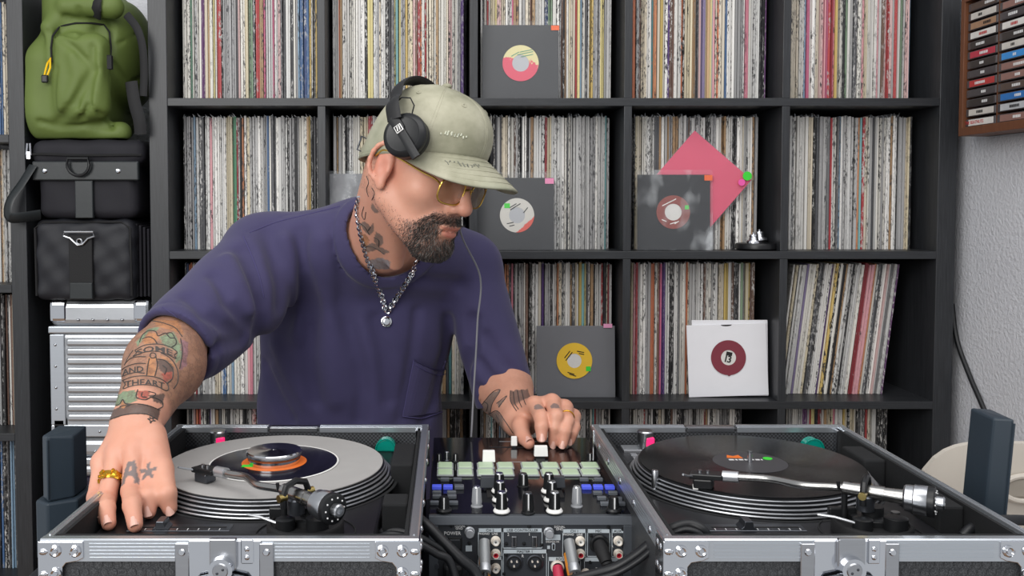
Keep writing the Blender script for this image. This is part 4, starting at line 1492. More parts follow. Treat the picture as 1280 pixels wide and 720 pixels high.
    # counterweight
    c0 = piv - dirn * .018
    MB().cyl(c0, c0 - dirn * .024, .0075, .009, 20).build('rear_stub', silv_arm, tt)
    cw = c0 - dirn * .022
    MB().lathe([(.0001, 0), (.013, 0), (.015, .002), (.0155, .010), (.0155, .010), (.0165, .011), (.0165, .024), (.0165, .024), (.0155, .0255), (.0155, .029), (.0155, .029), (.009, .0295), (.0001, .0295)], cw, -dirn, 36).build('counterweight', steel, tt)
    dl = MB().lathe([(.0170, .0245), (.0172, .026), (.0172, .031), (.0160, .032), (.0160, .032), (.008, .0325)], cw, -dirn, 36).build('counterweight_dial', black_plastic, tt)
    for k in range(10):
        a = 2 * math.pi * k / 10
        up = Vector((0, 0, 1))
        c_ = cw - dirn * .0328 + nrm * (.0125 * math.cos(a)) + up * (.0125 * math.sin(a))
        MB().ball(c_, .0011, 6).build('dial_mark', whtt, dl)
    MB().lathe([(.0075, .028), (.0075, .040), (.0075, .040), (.006, .0415), (.0035, .0415), (.0035, .038), (.0001, .038)], cw, -dirn, 24).build('weight_end', steel, tt)
    return pc, tt


pcL, ttL = deck('L', 'aluminium-edged turntable case under the ringed hand, grey slipmat deck inside', 'black turntable with grey slipmat and small single, touched by the ringed hand')
pcR, ttR = deck('R', 'aluminium-edged turntable case beside the chair, full-size black record inside', 'black turntable playing a full-size black record')

# records on the decks
zp = PL + .0216
MB().lathe([(.004, 0), (.004, .0016), (.1500, .0016), (.1503, .0008), (.1500, 0)], (pcL.x, pcL.y, zp), n=96).build('tmp', slipm)
o = bpy.data.objects['tmp']
o.name = 'slipmat'
setp(o, 'pale grey felt slipmat under the small single', 'slipmat')
sg = thing('seven_inch_single', 'dark seven-inch single with orange label playing on the grey slipmat', 'record', (pcL.x, pcL.y, zp + .0017))
z_ = zp + .0017
navyv = mat('dark_navy_vinyl', '#12121e', .2, var=.05)
MB().lathe([(.004, 0), (.004, .0014), (.004, .0014), (.086, .0014), (.0875, .0009), (.0875, 0)], (pcL.x, pcL.y, z_), n=80).build('disc', navyv, sg)
MB().lathe([(.0866, .0012), (.0878, .0016), (.0892, .0010), (.0885, 0)], (pcL.x, pcL.y, z_), n=80).build('disc_edge', white_pl, sg)
MB().lathe([(.019, .0014), (.019, .0018), (.019, .0018), (.0445, .0018), (.0445, .0018), (.0445, .0014)], (pcL.x, pcL.y, z_), n=64).build('paper_label', orange, sg)
gp = onz(222 + 82 + 0, 592.5, z_)
MB().box((pcL.x - .040, pcL.y - .026, z_ + .0018), (pcL.x - .025, pcL.y - .016, z_ + .0022)).build('green_sticker', stk_gr, sg)
ad = thing('record_adapter', 'polished metal centre adapter on the orange-label single', 'adapter', (pcL.x, pcL.y, z_ + .002))
MB().lathe([(.0034, 0), (.0355, 0), (.0355, .0), (.036, .002), (.036, .007), (.036, .007), (.034, .0085), (.034, .0085), (.034, .0095), (.034, .0095), (.038, .0105), (.038, .0150), (.038, .0150), (.0365, .0165), (.012, .0165), (.012, .0165), (.006, .0175), (.0034, .0175)], (pcL.x, pcL.y, z_ + .002), n=64).build('adapter_body', chrome, ad)
MB().lathe([(.0342, .0078), (.0368, .0078), (.0368, .0098), (.0342, .0098)], (pcL.x, pcL.y, z_ + .002), n=64).build('adapter_band', mat('copper_band', '#b3673f', .35, .8), ad)

lpv = bpy.data.materials.new('grooved_black_vinyl')
lpv.use_nodes = True
t = NT(lpv)
tc = t.coord('Object')
sx = t.add('ShaderNodeVectorMath', operation='LENGTH')
t.link(tc, sx.inputs[0])
wv_ = t.add('ShaderNodeMath', operation='SINE')
t.link(t.math('MULTIPLY', sx.outputs['Value'], 5200), wv_.inputs[0])
t.b.inputs['Base Color'].default_value = (.006, .006, .007, 1)
t.b.inputs['Roughness'].default_value = .2
t.bump(wv_.outputs[0], .12, .0002)
lp = thing('vinyl_record', 'full-size black vinyl record with dark label on the turntable beside the chair', 'record', (pcR.x, pcR.y, zp))
MB().lathe([(.1500, 0), (.1500, .0008)], (pcR.x, pcR.y, zp), n=96).build('slipmat_edge', foam, lp)
zr_ = zp + .0008
MB().lathe([(.0034, 0), (.0034, .0020), (.0034, .0020), (.058, .0020), (.060, .0016), (.149, .0016), (.1505, .0012), (.1505, .0002)], (pcR.x, pcR.y, zr_), n=96).build('disc', lpv, lp)
MB().lathe([(.0034, .0020), (.0034, .0023), (.0034, .0023), (.050, .0023), (.050, .0023), (.050, .0020)], (pcR.x, pcR.y, zr_), n=64).build('paper_label', greyl, lp)
zl = zr_ + .0023
MB().prism([(pcR.x - .026, pcR.y + .020), (pcR.x - .004, pcR.y + .018), (pcR.x - .006, pcR.y + .034), (pcR.x - .015, pcR.y + .028), (pcR.x - .022, pcR.y + .034)], 'z', zl, zl + .0003).build('orange_emblem', orange, lp)
MB().cyl((pcR.x + .030, pcR.y + .016, zl), (pcR.x + .030, pcR.y + .016, zl + .0006), .0065, n=20).build('green_sticker', stk_gr, lp)
for k, (a, b) in enumerate(((-.026, -.019), (-.017, -.014), (-.012, -.006), (-.004, -.001), (.006, .009), (.011, .017), (.019, .021))):
    MB().box((pcR.x + a, pcR.y + .008, zl), (pcR.x + b, pcR.y + .013, zl + .0003)).build('print_mark', whtt, lp)

# ------------------------------------------------------------------ mixer
MZ, MY0, MY1, MX0, MX1 = .808, 1.148, 1.532, -.0245, .2345
mixtop = mat('gloss_black_mixer_top', '#0d0d12', .10, var=.05, spec=.6)
mixrear = mat('graphite_mixer_panel', '#35383d', .45, var=.05, bump=.05, bs=600)
mixbez = mat('graphite_mixer_bezel', '#50545a', .4, .3, var=.05)
prnt = mat('pale_panel_print', '#b9c2c8', .6, var=.03)
padm = bpy.data.materials.new('lit_green_pad')
padm.use_nodes = True
t = NT(padm)
t.b.inputs['Base Color'].default_value = (*lin('#aab3a6'), 1)
t.b.inputs['Roughness'].default_value = .45
t.b.inputs['Emission Color'].default_value = (*lin('#9fe06a'), 1)
t.b.inputs['Emission Strength'].default_value = .16
padb = mat('grey_pad_edge', '#9a9ea0', .45)
bluel = mat('lit_blue_button', '#4a58c8', .35, emit='#4a58d8', es=.35)
greyb = mat('grey_button', '#5e6268', .35)
gknob = mat('light_grey_knob', '#94969a', .4)
fadd = mat('dark_grey_fader_cap', '#3a3d42', .3)
mx = thing('dj_mixer', 'black two-channel battle mixer between the turntable cases', 'mixer', ((MX0 + MX1) / 2, (MY0 + MY1) / 2, TAB))
MB().rbox((MX0 + .003, MY0 + .004, TAB + .010), (MX1 - .003, MY1, MZ - .004), .002).build('chassis', mixrear, mx)
MB().prism([(MY0 + .0005, MZ - .012), (MY0 + .004, MZ - .0015), (MY0 + .010, MZ - .0005), (MY0 + .010, MZ - .012)], 'x', MX0, MX1).build('front_bezel', mixbez, mx, .0008)
MB().rbox((MX0, MY0 + .009, MZ - .008), (MX1, MY1 + .002, MZ), .0015).build('top_plate', mixtop, mx)
for x in (MX0, MX1 - .012):
    MB().box((x, MY0 + .001, TAB + .012), (x + .012, MY0 + .010, MZ - .012)).build('side_cheek', mixbez, mx, .001)
for x in (MX0 + .03, MX1 - .03):
    for y in (MY0 + .03, MY1 - .03):
        MB().cyl((x, y, TAB), (x, y, TAB + .011), .012, n=16).build('foot', rubber, mx)


def mp(px, py):
    return onz(px, py, MZ)


# performance pads: two rows of four on each side
for xs in ([(546, 567), (571.5, 592), (596.5, 618.5), (621.5, 643.5)], [(652, 675), (677.5, 700.5), (702.5, 726), (727.5, 751)]):
    for (xa, xb) in xs:
        for (ya, yb) in ((580.0, 587.6), (588.4, 596.4)):
            a, b = mp((xa + xb) / 2, yb), mp((xa + xb) / 2, ya)
            cxm = mp((xa + xb) / 2, 588)
            w = (xb - xa) / 1150 * cxm.y / 2
            pd = MB().rbox((a.x - w, a.y + .001, MZ), (a.x + w, b.y - .001, MZ + .0028), .0012).build('pad_base', padb, mx)
            MB().rbox((a.x - w + .002, a.y + .003, MZ + .001), (a.x + w - .002, b.y - .003, MZ + .0045), .0012).build('pad_light', padm, pd)


def button(px, py, w, h, m_, n='button'):
    p = mp(px, py)
    hw = w / 1150 * p.y / 2
    MB().rbox((p.x - hw, p.y - h / 2, MZ), (p.x + hw, p.y + h / 2, MZ + .005), .001).build(n, m_, mx)


for px in (556, 572, 730, 748):
    button(px, 601.5, 11, .007, greyb)
for px, m_ in ((546, bluel), (560, bluel), (574, greyb), (733, bluel), (747.5, bluel), (762, bluel)):
    button(px, 611, 12, .011, m_)
for px, py in ((546, 618), (564.5, 618), (546, 623), (565, 623), (543, 631), (567, 631), (747, 618.5), (766, 618.5), (752, 625), (772, 626), (756, 632), (776, 632)):
    button(px, py, 11.5, .007, greyb)


def knob(px, py, r, h, body, cap=None, ring=None, line=whtt):
    p = mp(px, py)
    k = MB()
    pr = [(r * 1.25, 0), (r * 1.25, .0012), (r * 1.05, .002), (r * 1.05, .002), (r, h * .25), (r * .82, h * .9), (r * .75, h), (.0001, h)]
    o = k.lathe(pr, p, n=28).build('knob', body, mx)
    mb = MB()
    for i in range(12):
        a = 2 * math.pi * i / 12
        q0 = p + Vector((r * 1.0 * math.cos(a), r * 1.0 * math.sin(a), h * .2))
        q1 = p + Vector((r * .80 * math.cos(a), r * .80 * math.sin(a), h * .93))
        mb.tube([q0, q1], r * .10, 5)
    mb.build('knob_grip', body, o)
    if ring:
        MB().lathe([(r * 1.2, .001), (r * 1.45, .0015), (r * 1.5, .003), (r * 1.3, .0055), (r * 1.02, .006)], p, n=32).build('knob_skirt', ring, o)
    if cap:
        MB().lathe([(r * .78, h - .0005), (r * .70, h + .0008), (.0001, h + .0008)], p, n=24).build('knob_cap', cap, o)
    if line:
        MB().box((p.x - r * .12, p.y - r * 1.06, h * .2 + MZ), (p.x + r * .12, p.y - r * .80, h + MZ)).build('knob_line', line, o)
    return o


for px in (549, 569.5):
    knob(px, 577, .0042, .012, black_plastic)
knob(558.5, 576, .0042, .014, gunm, cap=chrome)
knob(737, 577, .0045, .013, black_plastic)
knob(596, 633, .0062, .026, gknob, cap=chrome)
knob(721, 633, .0062, .026, gknob, cap=chrome)
for x_, y_ in ((627, 641), (625, 627), (624, 616)):
    knob(x_, y_, .0072, .027, black_plastic, cap=chrome, ring=white_pl)
for x_, y_ in ((693, 641), (689.5, 627), (686, 616)):
    knob(x_, y_, .0072, .027, black_plastic, cap=chrome, ring=white_pl)
knob(654, 608, .0068, .018, black_plastic, cap=gunm)
knob(660, 641, .0070, .026, black_plastic, cap=gunm)
knob(555, 640, .0068, .020, black_plastic, ring=black_plastic)
knob(767, 640, .0068, .020, black_plastic, ring=black_plastic)


def fader(px, py, w, d, h, m_, slot=None, top=None):
    p = mp(px, py)
    if slot:
        a, b = mp(*slot[0]), mp(*slot[1])
        MB().box((min(a.x, b.x) - .0012, min(a.y, b.y), MZ - .0002), (max(a.x, b.x) + .0012, max(a.y, b.y) + .002, MZ + .0004)).build('fader_slot', ink, mx)
    fd = MB().add([(p.x - w / 2, p.y - d / 2, MZ + .003), (p.x + w / 2, p.y - d / 2, MZ + .003), (p.x + w / 2, p.y + d / 2, MZ + .003), (p.x - w / 2, p.y + d / 2, MZ + .003),
                   (p.x - w * .46, p.y - d * .3, MZ + h), (p.x + w * .46, p.y - d * .3, MZ + h), (p.x + w * .46, p.y + d * .3, MZ + h), (p.x - w * .46, p.y + d * .3, MZ + h)],
                  [(0, 3, 2, 1), (4, 5, 6, 7), (0, 1, 5, 4), (1, 2, 6, 5), (2, 3, 7, 6), (3, 0, 4, 7)]).build('fader_cap', m_, mx, .001)
    MB().box((p.x - w * .3, p.y - .002, MZ), (p.x + w * .3, p.y + .002, MZ + .003)).build('fader_stem', gunm, fd)
    return fd


fader(611, 579, .0195, .012, .020, white_pl, ((611, 566), (611, 598)))
fader(676, 572, .0215, .012, .019, white_pl, ((676, 564), (676, 590)))
fader(642.5, 559, .010, .009, .018, white_pl, ((612, 559), (700, 559.6)))
fader(610.5, 611, .0225, .014, .018, fadd, ((610.5, 600), (610.5, 622)))
fader(696, 611, .0225, .014, .018, fadd, ((696, 600), (696, 622)))
for a, b in (((624, 552), (700, 552)), ((631, 567), (670, 577.5))):
    p, q = mp(*a), mp(*b)
    MB().box((min(p.x, q.x), min(p.y, q.y), MZ), (max(p.x, q.x), min(p.y, q.y) + .0008, MZ + .0002)).build('print_line', prnt, mx)

# rear panel (faces the camera) --------------------------------------------------
YR = MY0 + .0035


def rp(px, py, dy=0.):
    q = at(px, py, YR)
    q.y += dy
    return q


def plate(x0, y0, x1, y1, m_, th=.0006, n='print_block'):
    a, b = rp(x0, y1), rp(x1, y0)
    return MB().box((a.x, YR - th, a.z), (b.x, YR + .0005, b.z)).build(n, m_, mx)


def frame_(x0, y0, x1, y1, head=4.5):
    plate(x0, y0, x1, y0 + head, prnt)
    for q in ((x0, y0, x0 + .9, y1), (x1 - .9, y0, x1, y1), (x0, y1 - .9, x1, y1)):
        plate(*q, prnt)


def lab(s, px, py, hpx, m_=None):
    text('lettering', s, hpx / 985 * 1.45, frameM(rp(px, py, -.0008), (1, 0, 0), (0, 0, 1)), m_ or whtt, mx)


frame_(597.5, 660.5, 627.5, 695)
frame_(628.5, 660.5, 678, 685.5)
frame_(628.5, 687, 683.5, 735)
frame_(597.5, 695.5, 627.5, 735, 4)
frame_(703, 661.5, 732.5, 696)
frame_(734, 661.5, 762.5, 696)
frame_(764.5, 661.5, 780, 696)
frame_(685, 696.5, 726, 735)
frame_(730, 697, 773, 735)
plate(682, 668.5, 700.5, 675, prnt)
for s, px, py, h in (('CH 2', 612.5, 662.8, 3.2), ('USB CONTROLLER', 653, 662.8, 3.2), ('MASTER 1', 656, 689.2, 3.2), ('CH 1', 718, 663.8, 3.2), ('MIC', 748, 663.8, 3.2),
                     ('AUX', 772, 663.8, 3.2), ('BOOTH', 703, 698.7, 3.2), ('AUX 2', 615, 697.5, 2.8)):
    lab(s, px, py, h, ink)
for s, px, py, h in (('POWER', 565.5, 666.5, 4.2), ('SIGNAL', 575, 657.3, 2.8), ('GND', 574, 660.4, 2.8), ('AC IN', 546.5, 694, 3.8), ('PHONO', 605, 667, 2.6), ('LINE', 618.5, 667, 2.6),
                     ('2', 635.3, 668, 3.5), ('1', 661.7, 668, 3.5), ('PHONO', 710.5, 668, 2.6), ('LINE', 724.5, 668, 2.6), ('R', 653.3, 695, 3.5), ('L', 678.8, 695, 3.5),
                     ('SIGNAL', 699.5, 658.3, 2.8), ('GND', 699.5, 661.3, 2.8), ('DESIGN IN', 690.5, 677, 2.4), ('D', 746, 711, 3.5), ('A', 756.5, 711, 3.5), ('L', 765.5, 669.5, 2.6), ('R', 765.5, 683, 2.6)):
    lab(s, px, py, h)
plate(582, 682, 590, 689, prnt)


def screw(px, py, r=.0023):
    p = rp(px, py)
    MB().lathe([(.0001, .0012), (.0008, .0012), (.001, .0018), (r * .8, .0016), (r, 0)], p, (0, -1, 0), 14).build('panel_screw', black_plastic if r > .0015 else steel, mx)


for px, py in ((564, 657.3), (661.5, 658.3), (760.5, 658.8), (778.5, 661.5), (779, 683), (586.5, 679), (632.8, 679.6), (655, 679.6), (677, 681), (738.8, 669.5), (632.5, 693.5), (629.8, 717), (737.5, 702.5), (558.5, 680), (543, 670)):
    screw(px, py)
for px, py in ((587, 663.5), (685.7, 664)):
    p = rp(px, py)
    MB().lathe([(.0062, 0), (.0066, .004), (.0066, .004), (.0050, .0045), (.0050, .0045), (.0056, .0055), (.0056, .012), (.0056, .012), (.0048, .013), (.0001, .013)], p, (0, -1, 0), 28).build('ground_post', silver, mx)
cream = mat('cream_jack_ring', '#d9d0c4', .4)
redj = mat('red_jack', '#b02030', .4)


def rca(px, py, inner, n='rca_jack'):
    p = rp(px, py)
    j = MB().lathe([(.0060, 0), (.0062, .0015), (.0052, .002), (.0052, .002), (.0042, .0025), (.0042, .009), (.0042, .009), (.0034, .009), (.0034, .002)], p, (0, -1, 0), 24).build(n, cream, mx)
    MB().lathe([(.0036, .0078), (.0015, .0078), (.0015, .0078), (.0015, .002)], p, (0, -1, 0), 20).build('jack_insert', inner, j)
    MB().lathe([(.0001, .003), (.0015, .003)], p, (0, -1, 0), 12).build('jack_hole', ink, j)


for x_ in (619.5, 725, 772.5):
    rca(x_, 675.5, white_pl)
    rca(x_, 691.5, redj)
rca(619.5, 709.5, white_pl)
rca(752 - 20, 716, white_pl)
for px in (642.5, 668):
    a, b = rp(px - 3.1, 684), rp(px + 3.1, 670)
    u = MB().rbox((a.x, YR - .0018, a.z), (b.x, YR + .0004, b.z), .0008).build('usb_port', steel, mx)
    MB().box((a.x + .0012, YR - .0022, a.z + .0014), (b.x - .0012, YR - .0016, b.z - .0014)).build('usb_slot', ink, u)
    MB().box((a.x + .002, YR - .0025, a.z + .002), (a.x + .003, YR - .0019, b.z - .002)).build('usb_tongue', gunm, u)
a, b = rp(689.5, 687.5), rp(694, 678.5)
MB().rbox((a.x, YR - .0012, a.z), (b.x, YR + .0004, b.z), .0018).build('lock_slot_rim', prnt, mx)
MB().rbox((a.x + .0012, YR - .0016, a.z + .0012), (b.x - .0012, YR - .0008, b.z - .0012), .001).build('lock_slot', ink, mx)
plate(684, 682, 687.5, 686, prnt)
for px in (642.5, 668.5):
    p = rp(px, 703)
    xl = MB().lathe([(.0108, 0), (.0108, .002), (.0108, .002), (.0090, .0025), (.0090, .0005)], p, (0, -1, 0), 32).build('xlr_socket', gunm, mx)
    MB().lathe([(.0088, .0008), (.0001, .0008)], p, (0, -1, 0), 28).build('xlr_recess', ink, xl)
    MB().cyl(p + Vector((0, -.0006, 0)), p + Vector((0, -.0016, 0)), .0068, n=20).build('xlr_disc', gunm, xl)
    for a_ in (.5, 2.6, 4.7):
        MB().cyl(p + Vector((.004 * math.cos(a_), -.001, .004 * math.sin(a_))), p + Vector((.004 * math.cos(a_), -.004, .004 * math.sin(a_))), .0012, n=10).build('xlr_pin', cream, xl)
# power switch and inlet
a, b = rp(560, 688), rp(577.5, 671.5)
sw = MB().rbox((a.x, YR - .0012, a.z), (b.x, YR + .0005, b.z), .001).build('power_switch', black_plastic, mx)
MB().rbox((a.x + .002, YR - .003, a.z + .002), (b.x - .002, YR - .0005, b.z - .002), .001, R=Matrix.Rotation(.12, 3, 'X')).build('rocker', dark_plastic, sw)
a, b = rp(541, 722), rp(587, 697)
il = MB().prism([(a.x, a.z + .012), (a.x + .010, b.z), (b.x - .010, b.z), (b.x, a.z + .012), (b.x - .010, a.z - .004), (a.x + .010, a.z - .004)], 'y', YR - .0015, YR + .0004).build('power_inlet', dark_plastic, mx, .0006)
MB().lathe([(.0001, .0016), (.0030, .0016), (.0036, 0)], rp(546.5, 707, -.0015), (0, -1, 0), 16).build('inlet_screw', gunm, il)
# plugs
a, b = rp(554, 716), rp(578, 700)
pw = thing('power_plug', 'black mains plug in the mixer power inlet', 'plug', (rp(566, 712).x, YR - .02, TAB))
MB().rbox((a.x, YR - .022, a.z - .008), (b.x, YR - .002, b.z), .004).build('plug_body', black_plastic, pw)
MB().tube([rp(566, 713, -.018), rp(568, 719, -.034), rp(569, 728, -.046), Vector((rp(569, 740).x, YR - .05, TAB + .006)), Vector((rp(569, 740).x, YR - .085, TAB + .005))], [.008, .0072, .005, .0042, .0042], 12).build('strain_relief', cable_m, pw)
greyp = mat('grey_rca_barrel', '#8c8e90', .35, .3)
orgp = mat('orange_rca_sleeve', '#d88a2c', .5)
redp = mat('crimson_plug_sleeve', '#b8304c', .45)


def rca_plug(label, px, py, side, col, tail):
    p = rp(px, py)
    r = thing('rca_plug', label, 'plug', tuple(p + Vector((0, -.03, -.03))), 'phono plugs in the mixer')
    d = Vector((.004 * side, -.030, -.020))
    MB().tube([p + Vector((0, -.002, 0)), p + d * .5, p + d], [.0068, .0072, .0066], 16).build('barrel', greyp if col is None else col, r)
    MB().tube([p + d, p + d * 1.05, p + d * 1.3, p + d * 1.32], [.0072, .0075, .0072, .005], 16).build('collar', silver if col is None else col, r)
    e = p + d * 1.3
    pts = spline([e, e + Vector((.006 * side, -.012, -.014))] + [Vector(q) for q in tail], 6)
    MB().tube(pts, .0034, 10).build('lead', cable_m, r)
    return r


p_ = rp(590, 716)
rca_plug('grey metal phono plug in the CH 2 jack', 605.5, 675.5, -.1, None, [rp(597, 704, -.055), rp(585, 709, -.075), Vector((rp(560, 709).x, YR - .085, TAB + .012))])
rca_plug('orange-sleeved phono plug in the CH 2 jack', 605.5, 691.5, -.1, orgp, [rp(597, 715, -.05), rp(585, 718, -.075), Vector((rp(565, 715).x, YR - .10, TAB + .008))])
rca_plug('grey metal phono plug in the CH 1 jack', 711, 675.5, .5, None, [rp(733, 708, -.055), rp(752, 716, -.07), Vector((rp(775, 720).x, YR - .09, TAB + .012))])
rca_plug('orange-sleeved phono plug in the CH 1 jack', 711, 691.5, .5, orgp, [rp(728, 716, -.05), rp(748, 722, -.075), Vector((rp(775, 728).x, YR - .10, TAB + .006))])
p = rp(696.5, 708)
jk = thing('jack_plug', 'crimson jack plug in the booth socket', 'plug', tuple(p + Vector((0, -.02, -.03))))
MB().lathe([(.0085, 0), (.0085, .004), (.0065, .005)], p, (0, -1, 0), 24).build('socket_ring', cream, jk)
MB().tube([p + Vector((0, -.003, 0)), p + Vector((.001, -.022, -.014)), p + Vector((.002, -.036, -.026))], [.0068, .0070, .0060], 16).build('sleeve', redp, jk)
MB().tube(spline([p + Vector((.002, -.036, -.026)), p + Vector((.003, -.048, -.040)), Vector((p.x + .006, p.y - .07, TAB + .005)), Vector((p.x + .05, p.y - .085, TAB + .005))], 5), .0035, 10).build('lead', cable_m, jk)
p = rp(749, 680)
ml = thing('microphone_plug', 'black ribbed microphone plug in the MIC socket', 'plug', tuple(p + Vector((.01, -.03, -.03))))
MB().lathe([(.0122, 0), (.0125, .003), (.0110, .005), (.0095, .005), (.0095, .001)], p, (0, -1, 0), 36).build('socket_ring', black_plastic, ml)
MB().tube([p + Vector((0, -.002, 0)), p + Vector((.002, -.016, -.006)), p + Vector((.005, -.026, -.014))], [.0088, .0088, .0072], 20).build('plug_body', rubber, ml)
tl = [p + Vector((.005, -.026, -.014)) + Vector((.008, -.018, -.024)) * (i / 8) for i in range(9)]
for i in range(8):
    MB().tube([tl[i], tl[i].lerp(tl[i + 1], .7)], .0068 - .0003 * i, 14).build('relief_ring', rubber, ml)
MB().tube(spline([p + Vector((.005, -.026, -.014)), tl[-1], Vector((p.x + .018, p.y - .06, TAB + .010)), Vector((p.x + .02, p.y - .10, TAB + .006))], 6), .0042, 10).build('lead', cable_m, ml)

# ------------------------------------------------------------------ loose cables over the case rims
def cab(label, pts, r, n='signal_cable'):
    return setp(MB().tube(spline(pts, 8), r, 12).build(n, cable_m), label, 'cable')


xr = -.031
cab('thick black cable arching from the grey-slipmat deck down across the mixer', [at(478, 652, 1.165), at(497, 641, 1.15), at(515, 643, 1.12), at(533, 656, 1.10), at(552, 675, 1.09), at(575, 698, 1.08), at(598, 722, 1.075), Vector((.05, 1.05, TAB + .008))], .0065)
cab('upper lead of the cable pair crossing the case edge beside the mixer', [at(468, 672, 1.09), at(480, 664.5, 1.09), at(500, 664, 1.085), at(522, 671, 1.08), at(548, 685, 1.085), at(575, 700, 1.085), at(590, 712, 1.08), Vector((.03, 1.065, TAB + .012))], .0048)
cab('lower lead of the cable pair crossing the case edge beside the mixer', [at(470, 676, 1.075), at(483, 669, 1.072), at(500, 670, 1.07), at(520, 678, 1.065), at(545, 692, 1.065), at(565, 708, 1.065), Vector((0.02, 1.045, TAB + .006))], .0048)
cab('black cable looping over the rim into the black-record deck', [at(884, 672, 1.055), at(878, 662, 1.055), at(862, 655.5, 1.06), at(842, 660, 1.06), at(820, 674, 1.065), at(795, 694, 1.07), at(768, 710, 1.075), at(735, 720, 1.075), at(690, 732, 1.07)], .0062)
cab('thinner black cable beside the loop on the black-record deck', [at(880, 674, 1.04), at(872, 666, 1.04), at(858, 662, 1.043), at(842, 667, 1.045), at(822, 681, 1.05), at(798, 701, 1.055), at(770, 717, 1.06), at(735, 727, 1.06)], .0036)
cab('black cable leaving the black-record deck towards the wall', [at(1203, 671, 1.055), at(1215, 660, 1.06), at(1235, 652.5, 1.07), at(1262, 650, 1.09), at(1300, 652, 1.10), Vector((.755, 1.13, .80)), Vector((.765, 1.2, TAB + .008))], .0062)
# ------------------------------------------------------------------ the man
V = lambda p: np.array(p, np.float32)
PHI, PIT, ROLL = math.radians(52), math.radians(21.5), math.radians(-6)
H0 = at(521, 217, 1.45)
hF = Vector((math.sin(PHI) * math.cos(PIT), -math.cos(PHI) * math.cos(PIT), -math.sin(PIT)))
hR = Vector((-math.cos(PHI), -math.sin(PHI), 0))
hU = hR.cross(hF)
hM = Matrix((hR, hF, hU)).transposed()          # columns right, forward, up
if ROLL:
    hM = hM @ Matrix.Rotation(ROLL, 3, 'Y')
hA = np.array(hM, np.float32)
h0 = V(H0)
HM4 = Matrix.Translation(H0) @ hM.to_4x4()


def hl(x, y, z):
    return HM4 @ Vector((x, y, z))


SR, SL = Vector((-.330, 1.655, 1.108)), Vector((.036, 1.715, 1.085))
NB = Vector((-.118, 1.605, 1.130))
ER, WR = at(219, 429, 1.393), at(171, 527, 1.21)
EL, WL = at(620, 468, 1.735), at(649, 522, 1.565)
hemR, hemL = at(217, 434, 1.385), at(633, 502, 1.675)
uR = (hemR - SR).normalized()
uL = (hemL - SL).normalized()

# ---- shirt solid (before openings)
sagA, sagB = at(312, 378, 1.56), at(250, 436, 1.44)


def shirt_core(P):
    d = ell(P, (-.165, 1.745, 1.0), (.183, .122, .19))
    d = smin(d, ell(P, (-.188, 1.755, .78), (.178, .120, .36)), .05)
    d = smin(d, cone(P, V(SR), V((-.150, 1.648, 1.128)), .070, .076), .05)
    d = smin(d, cone(P, V((-.150, 1.648, 1.128)), V((-.06, 1.665, 1.120)), .076, .070), .04)
    d = smin(d, cone(P, V((-.06, 1.665, 1.120)), V(SL), .070, .060), .05)
    s = cone(P, V(SR), V(hemR + uR * .05), .072, .065)
    s = smin(s, cone(P, V(sagA), V(sagB), .062, .040), .04)
    s = np.maximum(s, (P - V(hemR)) @ V(uR))
    d = smin(d, s, .03)
    s = cone(P, V(SL), V(hemL + uL * .04), .060, .0565)
    s = np.maximum(s, (P - V(hemL)) @ V(uL))
    return smin(d, s, .02)


def ssurf(px, py, lo_=1.2, hi_=2.0, fn=None, n=260):
    Ds = np.linspace(lo_, hi_, n)
    P = np.array([tuple(at(px, py, D)) for D in Ds], np.float32)
    d = (fn or shirt_core)(P)
    k = int(np.argmax(d < 0)) if (d < 0).any() else int(np.argmin(d))
    return at(px, py, Ds[k])


def sl(pts):
    return [V(ssurf(x, y)) for x, y in pts]


FOLDS = [(sl(p), a, w) for p, a, w in [
    ([(305, 312), (314, 335), (322, 362), (327, 392), (324, 418)], .013, .014),
    ([(335, 290), (344, 335), (350, 380)], .006, .016),
    ([(376, 290), (381, 344), (388, 407), (386, 448), (392, 500)], .010, .014),
    ([(356, 300), (364, 350), (372, 420)], -.006, .015),
    ([(426, 290), (430, 344), (436, 407), (447, 448), (453, 490), (450, 525)], .011, .013),
    ([(404, 300), (408, 360), (414, 430), (420, 500)], -.006, .016),
    ([(470, 400), (480, 440), (486, 500)], .007, .014),
    ([(324, 415), (330, 457), (347, 498), (363, 525)], .010, .012),
    ([(345, 430), (362, 470), (385, 505)], -.005, .014),
    ([(236, 372), (256, 392), (280, 408), (306, 420)], .010, .011),
    ([(268, 345), (285, 378), (303, 400), (318, 408)], .008, .011),
    ([(285, 322), (300, 355), (312, 388)], -.006, .012),
    ([(240, 452), (255, 440), (278, 430), (305, 426)], .009, .009),
    ([(520, 390), (517, 430), (508, 480), (500, 525)], .005, .010),
    ([(560, 400), (555, 440), (540, 500), (530, 528)], .006, .012),
    ([(574, 498), (582, 462), (590, 436), (592, 400)], .013, .011),
    ([(600, 452), (615, 472), (640, 482)], .006, .009),
    ([(608, 420), (628, 452), (655, 474)], .006, .009),
    ([(600, 485), (612, 495), (634, 496)], .005, .007),
    ([(500, 340), (540, 352), (575, 356)], .006, .014),
]]
SEAMS = [(sl(p), a, w) for p, a, w in [
    ([(517, 449), (547, 463), (574, 450)], .0028, .0035), ([(517, 449), (510, 485), (503, 520)], .0028, .0032), ([(503, 520), (530, 524), (549, 514)], .0022, .0035),
    ([(300, 300), (330, 318), (318, 352)], .0, .003),
    ([(305, 295), (317, 322), (327, 350), (333, 385)], .0025, .003),
    ([(310, 290), (360, 268), (420, 262)], .0022, .003)]]
nh0, nh1 = V(hl(0, -.030, -.020)), V(NB + Vector((.004, 0, .01)))
nh2, nh3 = V(NB + Vector((.022, -.030, .004))), V(at(486, 322, 1.545))


